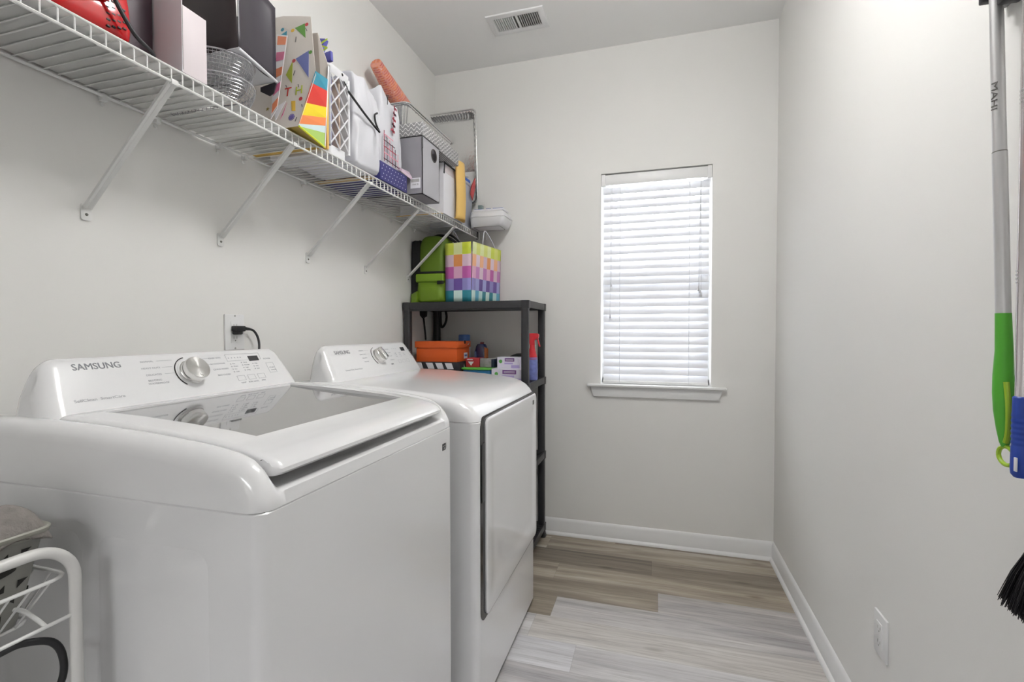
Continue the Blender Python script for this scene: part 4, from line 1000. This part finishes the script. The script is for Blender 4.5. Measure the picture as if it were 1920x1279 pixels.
b = B(); b.loft(blob(.040, .220, 2.372, 2.585, [ZR+.001, ZR+.008, ZR+.03, ZR+.08, ZR+.12, ZR+.145, ZR+.152], [.90, .99, 1.0, 1.0, .97, .94, .86], .05, 5, .004)); b.obj('lower_pocket', M_green, bp, smooth=70, sub=1)
b = B(); b.box(.05, .216, 2.366, 2.42, ZR+.112, ZR+.158, .01, 3); b.obj('pocket_flap', M_green, bp, smooth=50)
b = B(); b.box(.046, .220, 2.385, 2.56, ZR+.160, ZR+.172, .004); b.obj('zip_band', M_strap, bp)
b = B(); b.loft(blob(.004, .062, 2.395, 2.59, [ZR+.002, ZR+.03, ZR+.15, ZR+.28, ZR+.34, ZR+.35], [.9, 1, 1, .98, .9, .7], .02, 7, .001)); b.obj('back_panel', M_strap, bp, smooth=60)
b = B(); b.tube(curve([(.07, 2.50, ZR+.35), (.12, 2.47, ZR+.376), (.18, 2.45, ZR+.374), (.225, 2.44, ZR+.352), (.262, 2.43, ZR+.328)]), .007, 8); b.tube(curve([(.16, 2.47, ZR+.372), (.21, 2.46, ZR+.378), (.25, 2.45, ZR+.356), (.282, 2.44, ZR+.326)]), .006, 8); b.obj('top_strap', M_strap, bp)
b = B(); b.box(.180, .217, 2.362, 2.374, ZR+.100, ZR+.118, .003); b.obj('side_buckle', M_strap, bp)
b = B(); b.prism([(.020, 2.366, ZR+.002), (.060, 2.364, ZR+.002), (.058, 2.364, ZR+.066), (.004, 2.40, ZR+.050)], (0, .03, 0), bev=.006); b.obj('side_wing', M_green, bp)
b = B(); b.prism([(.035, 2.44, 1.316), (.077, 2.44, 1.316), (.074, 2.44, 1.262), (.052, 2.44, 1.250), (.036, 2.44, 1.268)], (0, .02, 0), bev=.003)
b.tube(curve([(.055, 2.45, 1.26), (.062, 2.45, 1.20), (.068, 2.45, 1.14), (.067, 2.45, 1.131)]), .005, 6); b.obj('hanging_strap', M_strap, bp)
b = B(); b.tube(curve([(.115, 2.60, 1.318), (.128, 2.60, 1.27), (.122, 2.60, 1.23), (.105, 2.60, 1.205), (.092, 2.60, 1.215), (.088, 2.60, 1.318)]), .007, 8); b.obj('strap_loop', M_strap, bp)

# chequered paper gift bag
cols = dict(y1='CAD451', y2='D3D877', y3='DCE3A8', y4='C2CE3F', o1='E79A5B', o2='F0B58C', p1='DCC0CF', p2='E3CBD9', m1='BE5FA6', m2='C884C0', k1='E2AECB', v1='6C52A0', v2='8F8AC5', v3='A3A5D8', t1='2E8797', t2='5AA6C2', t3='D3EBE6', t4='C4E4E2')
ck = list(cols); CM = [mat('cheq_'+k, v, .45) for k, v in cols.items()]; ci = {k: i for i, k in enumerate(ck)}
gb = thing('gift_bag', 'paper gift bag in yellow, pink, purple and teal checks on top of the black rack', 'bag', (.33, 2.5, ZR))
A_, B_, C_ = V((.225, 2.376, ZR)), V((.382, 2.352, ZR)), V((.432, 2.672, ZR)); D_ = A_+(C_-B_)
rows = [['t1', 't3', 't1', 't3'], ['v2', 'v1', 'v2', 'v1'], ['m1', 'k1', 'm1', 'k1'], ['p1', 'o1', 'p1', 'o1'], ['y1', 'y3', 'y4', 'y2']]
rowsS = [['t3', 't2', 't4', 't1', 't3', 't1', 't4', 't2'], ['v2', 'v3', 'v1', 'v3', 'v1', 'v2', 'v1', 'v3'], ['k1', 'm2', 'p2', 'm2', 'k1', 'm1', 'p1', 'm2'], ['o2', 'p2', 'o2', 'p1', 'o1', 'p2', 'o2', 'p1'], ['y3', 'y2', 'y3', 'y2', 'y3', 'y1', 'y2', 'y1']]
hh = .314
def face_fn(p, q, bulge, lean):
    n_ = (q-p).cross(V((0, 0, 1))).normalized()
    return lambda u, v: p.lerp(q, u)+V((0, 0, hh*v))+n_*(bulge*math.sin(math.pi*u)*(1-v)+lean*v)
b = B(); b.grid(face_fn(A_, B_, .004, .002), 6, 10, lambda i, j: ci[rows[j//2][[0, 0, 1, 1, 2, 2][i]]]); b.obj('front_panel', CM, gb, smooth=50, solid=.0009)
b = B(); b.grid(face_fn(B_, C_, -.006, .010), 16, 10, lambda i, j: ci[rowsS[j//2][i//2]]); b.obj('side_panel', CM, gb, smooth=50, solid=.0009)
b = B(); b.grid(face_fn(C_, D_, .0, .0), 4, 4, lambda i, j: ci['k1']); b.grid(face_fn(D_, A_, .0, .0), 4, 4, lambda i, j: ci['p2']); b.obj('rear_panel', CM, gb, smooth=50, solid=.0009)
b = B(); b.prism([A_, B_, C_, D_], (0, 0, .0015), mi=0); b.obj('base', CM, gb, smooth=0)
M_cordw = mat('white_cord', 'D6D8E0', .6)
for (o1, o2_) in ((A_.lerp(D_, .25), A_.lerp(D_, .55)), (B_.lerp(C_, .38), B_.lerp(C_, .86))):
    b = B(); pk = (o1+o2_)/2+V((-.015, -.03, hh+.085)); b.tube(curve([o1+V((0, 0, hh-.01)), o1.lerp(pk, .5)+V((-.004, 0, hh/2)), pk, o2_.lerp(pk, .5)+V((.004, 0, hh/2)), o2_+V((0, 0, hh-.01))], 5), .0026, 6); b.obj('handle', M_cordw, gb)

# second shelf: shoe boxes, bottles, packs
M_org = mat('orange_card', 'DD5E22', .5); M_blk = mat('black_card', '26262C', .5)
s1 = thing('shoe_box', 'black shoe box with white slanted stripes under the orange box', 'box', (.19, 2.45, Z2))
b = B(); b.box(.060, .318, 2.346, 2.545, Z2, 1.014, .001); b.obj('box_body', M_blk, s1)
b = B()
for k in range(4):
    x = .062+k*.0555-(.01 if k == 0 else 0); b.prism([(x+.018, 2.3458, .978), (x+.060-.006, 2.3458, .978), (x+.042, 2.3458, 1.010), (x+.002, 2.3458, 1.010)], (0, -.0004, 0))
b.obj('white_stripes', M_whitecard, s1, smooth=0)
b = B(); b.prism([(.3182, 2.40, .982), (.3182, 2.412, .982), (.3182, 2.404, 1.004)], (.0003, 0, 0)); b.obj('triangle_mark', M_whitecard, s1, smooth=0)
s2 = thing('shoe_box', 'orange shoe box with a white size label, on top of the black box', 'box', (.18, 2.45, 1.0145))
b = B(); b.box(.060, .296, 2.356, 2.535, 1.0145, 1.092, .001); b.obj('box_body', M_org, s2)
b = B(); b.box(.053, .302, 2.350, 2.541, 1.090, 1.124, .0015); b.obj('lid', M_org, s2)
b = B(); b.box(.2965, .2972, 2.455, 2.505, 1.028, 1.060, mi=0); b.box(.2972, .2975, 2.462, 2.498, 1.040, 1.050, mi=1); b.obj('size_label', [M_whitecard, mat('label_blue', '4C7FC0', .5)], s2, smooth=0)
b = B(); b.prism([(.3022, 2.495, 1.108), (.3022, 2.503, 1.101), (.3022, 2.525, 1.116), (.3022, 2.504, 1.107)], (.0003, 0, 0)); b.obj('tick_mark', M_whitecard, s2, smooth=0)
b = B(); b.prism(circle((.3021, 2.455, 1.119), (0, 1, 0), (0, 0, 1), .012, 16, .010), (.0004, 0, 0)); b.obj('finger_hole', M_black, s2, smooth=0)
M_bluecap = mat('blue_cap', '4A6FB0', .3)
jr = thing('spray_can', 'jar with a light blue cap peeking over the orange shoe box', 'jar', (.245, 2.60, Z2))
b = B(); b.lathe([(.001, 0), (.034, 0), (.036, .005), (.036, .185), (.033, .192), (.001, .192)], (.240, 2.60, Z2), n=28); b.obj('can_body', mat('jar_white', 'DCDCE4', .4), jr)
b = B(); b.lathe([(.0345, .188), (.0335, .238), (.031, .2415), (.001, .242)], (.240, 2.60, Z2), n=28); b.obj('cap', M_bluecap, jr)
M_dblue = mat('dark_blue_plastic', '1E2C66', .2, coat=.5)
bt = thing('detergent_bottle', 'dark blue bottle with an orange side, right of the orange shoe box', 'bottle', (.355, 2.58, Z2))
b = B(); b.loft([rrect(.352, 2.575, .032, .022, .014, Z2), rrect(.352, 2.575, .035, .024, .014, Z2+.02), rrect(.352, 2.575, .036, .024, .014, Z2+.13), rrect(.355, 2.575, .030, .02, .014, Z2+.175), rrect(.355, 2.575, .022, .016, .012, Z2+.188)]); b.obj('bottle_body', M_dblue, bt, smooth=60)
b = B(); b.box(.350, .368, 2.565, 2.585, Z2+.187, Z2+.199, .003); b.obj('cap', mat('dark_red_cap', '7A2530', .4), bt)
b = B(); b.prism([(.382, 2.5505, Z2+.02), (.390, 2.556, Z2+.02), (.392, 2.556, Z2+.16), (.380, 2.552, Z2+.172)], (0, .03, 0)); b.obj('orange_side', mat('orange_label', 'C8763C', .5), bt, smooth=0)
b = B(); b.prism([(.322, 2.5505, Z2+.10), (.336, 2.5503, Z2+.10), (.332, 2.5503, Z2+.145), (.322, 2.5505, Z2+.15)], (0, -.0006, 0)); b.obj('label', mat('label_pale', '7C97C8', .5), bt, smooth=0)
gt = thing('food_wrap_box', 'flat pack with a bright green rim and blue sides, under the red box', 'pack', (.43, 2.44, Z2))
b = B(); b.loft([rrect(.402, 2.442, .074, .072, .02, Z2), rrect(.402, 2.442, .080, .080, .02, .974)]); b.obj('pack_body', mat('wrap_blue', '3F86B8', .35, noise=.3, nscale=40), gt)
b = B(); b.loft([rrect(.402, 2.442, .080, .080, .02, .974), rrect(.402, 2.442, .088, .086, .022, .978), rrect(.402, 2.442, .088, .086, .022, .984), rrect(.402, 2.442, .083, .080, .02, .986)]); b.obj('green_rim', mat('bright_green', '66B84A', .4), gt)
rb = thing('freshener_box', 'small red box with a white badge lying on the green-rimmed pack', 'box', (.40, 2.46, .9865))
b = B(); b.box(.325, .402, 2.41, 2.50, .9865, 1.034, .001); b.obj('carton', mat('box_red', 'B03038', .45), rb)
b = B(); b.prism([(.338, 2.4096, 1.016), (.372, 2.4096, 1.016), (.356, 2.4096, .994)], (0, -.0004, 0)); b.prism([(.334, 2.4096, 1.024), (.366, 2.4096, 1.024), (.366, 2.4096, 1.029), (.334, 2.4096, 1.029)], (0, -.0004, 0)); b.obj('badge', M_whitecard, rb, smooth=0)
cs = thing('clear_pack', 'clear plastic pack of small dark parts beside the red box', 'pack', (.44, 2.46, .9865))
b = B(); b.box(.404, .478, 2.415, 2.50, .9865, 1.034, .004); b.obj('shell', mat('clear_grey', '8E8A8A', .15, noise=.5, nscale=50, coat=.5), cs)
b = B(); b.box(.470, .487, 2.411, 2.50, .9865, 1.030, .001); b.obj('end_card', mat('navy_dark', '1F2B40', .4), cs)
M_lav = mat('lavender_card', 'B9AADB', .5); M_purp = mat('purple_card', '6E3F86', .5); M_gr = mat('logo_green', '5BA84E', .5)
def freshener(name, label, x0, x1, y0_, y1_, z0, z1, cutx):
    t = thing(name, label, 'box', ((x0+x1)/2, (y0_+y1_)/2, z0), 'lavender air freshener boxes')
    b = B(); b.prism([(x0, y0_, z0), (x1, y0_, z0), (x1, y0_, z0+(z1-z0)*.35), (x1-cutx, y0_, z1), (x0, y0_, z1)], (0, y1_-y0_, 0), bev=.001); b.obj('carton', mat('fresh_white', 'E4E0EE', .45), t, smooth=0)
    w_ = x1-x0; h_ = z1-z0; b = B(); e_ = -.0004
    def rc(u0, u1, v0, v1): b.prism([(x0+w_*u0, y0_, z0+h_*v0), (x0+w_*u1, y0_, z0+h_*v0), (x0+w_*u1, y0_, z0+h_*v1), (x0+w_*u0, y0_, z0+h_*v1)], (0, e_, 0))
    rc(.34, .76, .62, .92); b.obj('purple_band', M_purp, t, smooth=0)
    b = B(); rc(.38, .72, .70, .73); rc(.38, .72, .78, .82); b.bm.transform(Matrix.Translation((0, e_, 0))); b.obj('band_lines', M_whitecard, t, smooth=0)
    b = B(); rc(.32, .70, .36, .52); rc(.62, .98, .02, .30); b.obj('lavender_print', M_lav, t, smooth=0)
    b = B(); b.prism(circle((x0+w_*.15, y0_, z0+h_*.62), (1, 0, 0), (0, 0, 1), .0095, 16), (0, e_, 0)); b.obj('green_logo', M_gr, t, smooth=0)
freshener('air_freshener_box', 'lower and wider lavender air freshener box behind the dryer top', .494, .668, 2.345, 2.44, Z2, .9855, .02)
freshener('air_freshener_box', 'upper lavender air freshener box with a green logo, stacked on the wider one', .512, .634, 2.385, 2.46, .986, 1.043, .010)
b = B(); b.loft([rrect(.60, 2.57, .075, .055, .03, Z2), rrect(.60, 2.57, .080, .06, .03, Z2+.08), rrect(.605, 2.57, .070, .05, .03, Z2+.125), rrect(.615, 2.57, .050, .03, .02, Z2+.137)]); single(b, 'black_pouch', mat('black_pouch', '202024', .6), 'black rounded pouch behind the lavender boxes and the rack post', 'pouch')
# spray bottle
M_sred = mat('spray_red', 'C8222E', .25, coat=.3)
sp_ = thing('spray_bottle', 'red and blue trigger spray bottle between the right-hand posts of the black rack', 'bottle', (.668, 2.50, Z2))
sx, sy_ = .672, 2.50
b = B(); b.lathe([(.001, 0), (.026, .0), (.029, .006), (.029, .07), (.027, .115), (.019, .150), (.0135, .172), (.0135, .186)], (sx, sy_, Z2), n=28); b.obj('bottle_body', mat('spray_blue_print', '6E78B4', .3, noise=.55, nscale=45), sp_, smooth=60)
b = B(); b.lathe([(.0275, .112), (.0196, .150), (.0142, .172), (.0142, .188)], (sx, sy_, Z2), n=28); b.obj('red_shoulder', M_sred, sp_, smooth=60)
b = B(); b.prism([(sx-.012, sy_-.012, Z2+.186), (sx+.014, sy_-.012, Z2+.186), (sx+.012, sy_-.012, Z2+.212), (sx+.034, sy_-.012, Z2+.222), (sx+.037, sy_-.012, Z2+.242), (sx+.030, sy_-.012, Z2+.249), (sx-.016, sy_-.012, Z2+.250), (sx-.020, sy_-.012, Z2+.225)], (0, .024, 0), bev=.003); b.obj('spray_head', M_sred, sp_)
b = B(); b.prism([(sx+.024, sy_-.005, Z2+.220), (sx+.032, sy_-.005, Z2+.221), (sx+.046, sy_-.005, Z2+.178), (sx+.038, sy_-.005, Z2+.178)], (0, .010, 0), bev=.002); b.obj('trigger', M_sred, sp_)

# ---------------------------------------------------------------- white wire trolley with a basket, front left
M_tube = mat('white_tube', 'DEDDDA', .3)
ct = thing('trolley', 'white tubular wire trolley at the left edge, beside the washing machine', 'trolley', (.30, .30, 0))
for x in (.470, .115):
    b = B(); r_ = .055; ya, yb, zt = .10, .497, .872; pts = [(x, ya, .05)]
    pts += [(x, ya+r_-r_*math.cos(math.radians(a)), zt-r_+r_*math.sin(math.radians(a))) for a in range(0, 91, 10)]
    pts += [(x, yb-r_+r_*math.sin(math.radians(a)), zt-r_+r_*math.cos(math.radians(a))) for a in range(0, 91, 10)]
    pts += [(x, yb, .05)]; b.tube(pts, .0078, 14); b.obj('side_frame', M_tube, ct)
for x in (.470, .115):
    for y in (.10, .497):
        b = B(); b.cyl((x-.008, y, .024), (x+.008, y, .024), .024, 20); b.cyl((x, y, .02), (x, y, .06), .006, 8); b.obj('castor', M_black, ct)
for zt in (.822, .52, .22):
    b = B(); dz = .066; t_ = .045
    top = rrect(.2925, .2985, .172, .194, .02, zt, 3); bot = rrect(.2925, .2985, .172-t_, .194-.022, .02, zt-dz, 3)
    b.tube(top, .0030, 8, closed=True); b.tube(bot, .0022, 8, closed=True)
    b.tube([(.470, .10, zt-.060), (.470, .497, zt-.060)], .0028, 8); b.tube([(.115, .10, zt-.060), (.115, .497, zt-.060)], .0028, 8)
    for y in (.43, .17): b.tube(curve([(.470, y+.03, zt-.060), (.452, y+.028, zt-.050), (.436, y+.02, zt-.036), (.40, y+.015, zt-.038)]), .0030, 6)
    for k in range(1, 17):
        y = .1045+.388*k/17; b.tube([(.4645, y, zt), (.4645-t_, .2985+(y-.2985)*.89, zt-dz), (.1205+t_, .2985+(y-.2985)*.89, zt-dz), (.1205, y, zt)], .0016, 6)
    for k in range(1, 9):
        x = .12+.345*k/9; xb_ = .2925+(x-.2925)*.74; b.tube([(x, .4925, zt), (xb_, .4705, zt-dz), (xb_, .1265, zt-dz), (x, .1045, zt)], .0016, 6)
    b.obj('wire_tray', M_wire, ct, smooth=60)
# grey woven-look basket
M_gbask = mat('grey_plastic_basket', '8A8983', .5); M_hole = mat('basket_hole', '23221F', .8)
kb = thing('storage_basket', 'grey plastic basket with triangular cut-outs in the white trolley', 'basket', (.30, .33, .7586))
zb_, zr_ = .7586, .900
def kr(k, z, g=0): return rrect(.315, .330, .105+.030*k+g, .132+.020*k+g, .022, z, 4)
b = B(); b.loft([kr(0, zb_), kr(.92, zr_-.012), kr(.92, zr_-.012, -.003), kr(.05, zb_+.004, -.003)], cap=False); b.poly([p for p in kr(0, zb_)]); b.obj('basket_wall', M_gbask, kb, smooth=40)
b = B(); b.loft([kr(.93, zr_-.013, .0005), kr(1, zr_-.006, .004), kr(1, zr_-.001, .005), kr(1, zr_+.001, .003), kr(.95, zr_-.002, -.003)], cap=False); b.obj('rim', mat('grey_rim', '97968C', .45), kb, smooth=50)
b = B()
def wallp(side, a, z):
    k = (z-zb_)/(zr_-zb_)
    if side == 'x': return V((.315+.105+.030*k+.0008, .330+a*(1+.0*k), z))
    return V((.315+a, .330+.132+.020*k+.0008, z))
for side, half in (('x', .137), ('y', .10)):
    for j in range(5):
        z = zb_+.022+j*.0225; n_ = int(2*half/.026)
        for i in range(n_+1):
            a = -half+i*.026+(.013 if j % 2 else 0)
            if abs(a) > half: continue
            if side == 'x' and j == 3 and -.03 < a < .125: continue
            if abs(a) > .105+.030*j/5 and side == 'y': continue
            if side == 'x' and abs(a) > .116+.018*j/5: continue
            up = 1 if (i+j) % 2 else -1; w_ = .0058; h_ = .0056
            b.prism([wallp(side, a-w_, z-h_*up), wallp(side, a+w_, z-h_*up), wallp(side, a+(w_ if i % 2 else -w_), z+h_*up)], (.0003, 0, 0) if side == 'x' else (0, .0003, 0))
b.obj('cut_outs', M_hole, kb, smooth=0, kind='stuff')
b = B(); z = zb_+.022+3*.0225+.002
b.prism([wallp('x', .048+.066*math.cos(t), z+.011*math.sin(t)) for t in [2*math.pi*k/28 for k in range(28)]], (.0006, 0, 0)); b.obj('handle_slot', M_hole, kb, smooth=0)
M_towel = mat('grey_towel', '85807C', .95, bump=1.0, bscale=260, noise=.25, nscale=90)
b = B()
def tw(u, v):
    x = .178+.276*u; y = .19+.292*v; e_ = min(u, 1-u, v, 1-v); h_ = .052*min(1, e_*8)**.5
    return V((x, y, .884+h_+.012*math.sin(9*u+5*v)*min(1, e_*6)+.006*math.sin(19*v+4*u)))
b.grid(tw, 30, 30)
rnd = random.Random(11)
for v in b.bm.verts: v.co += V((0, 0, rnd.uniform(-.0018, .0018)))
tn = single(b, 'towel', M_towel, 'fluffy grey towel heaped in the grey basket', 'towel', sub=1, solid=.004, smooth=70)
# white steamer with a black cord on the middle tray
st_ = thing('garment_steamer', 'white rounded appliance with a black cord loop low in the trolley', 'appliance', (.30, .33, .4575))
b = B(); b.loft([rrect(.30, .31, .09*k, .13*k, .05*k, z, 6) for z, k in ((.4575, .85), (.47, 1), (.60, 1), (.665, .93), (.695, .75), (.705, .4))]); b.obj('housing', mat('steamer_white', 'D8D6D2', .4), st_, smooth=60, sub=1)
b = B(); b.tube(curve([(.36, .36, .69), (.40, .405, .716), (.428, .435, .735), (.440, .452, .738), (.452, .476, .727), (.456, .487, .700), (.452, .487, .66), (.43, .47, .60), (.39, .42, .56), (.365, .40, .55)]), .0050, 10); b.obj('cord', M_black, st_)

# ---------------------------------------------------------------- brooms on the right wall
M_alu = mat('brushed_aluminium', 'CFCFD0', .38, metal=.75); M_alu2 = mat('polished_pole', 'D5D0D2', .2, metal=.9)
hb = thing('broom_holder', 'grey wall-mounted broom rail at the top right edge', 'rail', (1.88, .84, 1.75))
b = B(); b.box(1.872, 1.89, .60, 1.07, 1.748, 1.782, .003); b.obj('rail', mat('rail_grey', '77777A', .5), hb)
for y in (1.031, .952, .875):
    b = B(); b.box(1.843, 1.873, y-.040, y-.022, 1.722, 1.775, .003); b.box(1.843, 1.873, y+.014, y+.026, 1.752, 1.775, .003); b.obj('clip', M_black, hb)
p1 = thing('mop', 'slim silver pole with a bright green grip hanging on the right wall', 'mop', (1.855, 1.0, .96))
dirp = V((0, (1.031-.997)/(1.74-1.21), 1))
def pl1(z, dx=0, dy=0): return V((1.855+dx, .997+(z-1.21)*dirp.y+dy, z))
b = B(); b.tube([pl1(1.483), pl1(2.15)], .0092, 20); b.tube([pl1(1.205), pl1(1.4815)], .0098, 20); b.obj('pole', M_alu, p1)
b = B(); b.tube([pl1(1.4812), pl1(1.4832)], .0096, 20); b.obj('joint_line', M_seam, p1)
b = B()
n1 = V((-.88, -.48, 0)).normalized(); rr_ = V((.48, -.88, 0)).normalized()
b.text('MAHI', .0125, pl1(1.577)+n1*.0096, (0, 0, -1), rr_, ex=.0004, squash=1.6); b.obj('pen_writing', mat('pen_ink', '5A5856', .6), p1, smooth=0)
M_g = mat('green_rubber', '4FA82E', .45); M_g2 = mat('yellow_green_plastic', '9CBF2C', .4)
b = B(); zsx = [1.212, 1.19, 1.15, 1.11, 1.08, 1.05, 1.02, 1.0, .992]; rs = [.0102, .0105, .0112, .0128, .0138, .0130, .0100, .0070, .0045]
b.loft([[pl1(z)+V((0, .0035 if .99 < z < 1.12 else 0, 0))+V((r_*math.cos(a), r_*math.sin(a), 0)) for a in [2*math.pi*k/24 for k in range(24)]] for z, r_ in zip(zsx, rs)]); b.obj('grip', M_g, p1, smooth=60)
b = B(); b.tube(curve([pl1(1.10)+V((-.006, -.014, 0)), pl1(1.06)+V((-.005, -.016, 0)), pl1(1.02)+V((-.003, -.010, 0)), pl1(1.0)+V((-.003, -.004, 0))]), .0038, 8)
b.tube(curve([pl1(.978)+V((0, .019*math.cos(a), .0150*math.sin(a)))+V((0, 0, 0)) for a in [2*math.pi*k/12 for k in range(12)]], 3, closed=True), .0034, 8, closed=True); b.obj('hanging_loop', M_g2, p1)
p2 = thing('dust_mop', 'polished silver pole with a blue ribbed grip at the right edge', 'mop', (1.855, .952, .95))
b = B(); b.tube([(1.855, .950, 1.075), (1.855, .954, 2.15)], .0088, 20); b.obj('pole', M_alu2, p2)
b = B()
for zc in (1.548, 1.268):
    for k in range(4): b.lathe([(.0089, -.0018), (.0094, 0), (.0089, .0018)], (1.855, .952, zc-.009+k*.006), n=20)
b.obj('pole_rings', M_chrome, p2)
M_bl = mat('blue_rubber', '1D3F9E', .4)
b = B(); pr = [(.001, .951), (.008, .952), (.0115, .957), (.0122, .965), (.0118, 1.0)]
z = 1.0
while z < 1.05: pr += [(.0118, z), (.0112, z+.002), (.0112, z+.004), (.0118, z+.006)]; z += .0085
pr += [(.0112, 1.055), (.0110, 1.078), (.0092, 1.080)]
b.lathe([(r_, z_-.951) for r_, z_ in pr], (1.855, .950, .951), n=28); b.obj('grip', M_bl, p2, smooth=40)
b = B(); b.box(1.8425, 1.8445, .938, .944, .963, .985, .0008); b.obj('hanging_slot', M_wplastic, p2)
br = thing('broom', 'black-bristled broom with a pale pole, cut off by the right edge', 'broom', (1.85, .86, .73))
b = B(); b.tube([(1.850, .872, .880), (1.850, .874, 2.15)], .011, 16); b.obj('pole', mat('pale_pole', 'D9D9DC', .35), br)
b = B(); b.loft([rrect(1.850, .855, .018, .047, .014, .858), rrect(1.850, .855, .020, .050, .015, .868), rrect(1.850, .860, .018, .040, .014, .884), rrect(1.850, .866, .014, .020, .012, .900)]); b.obj('head', mat('dark_grey_head', '3A3A40', .35), br, smooth=50)
b = B(); rnd = random.Random(3)
for i in range(2600):
    u = rnd.uniform(-1, 1); w_ = rnd.uniform(-1, 1)
    p = V((1.850+w_*.014, .855+u*.044, .862)); q = V((1.850+w_*.022+rnd.uniform(-.002, .002), .858+u*.092+rnd.uniform(-.003, .003), .742+rnd.uniform(-.006, .010)+.012*abs(w_)))
    m_ = (p+q)/2+V((0, u*.004, 0)); b.tube([p, m_, q], [.0008, .0008, .0005], 3, cap=False)
b.obj('bristles', mat('black_bristle', '17161A', .5), br, smooth=0, kind='stuff')

for o in bpy.data.objects:
    if '_w' in o: del o['_w']
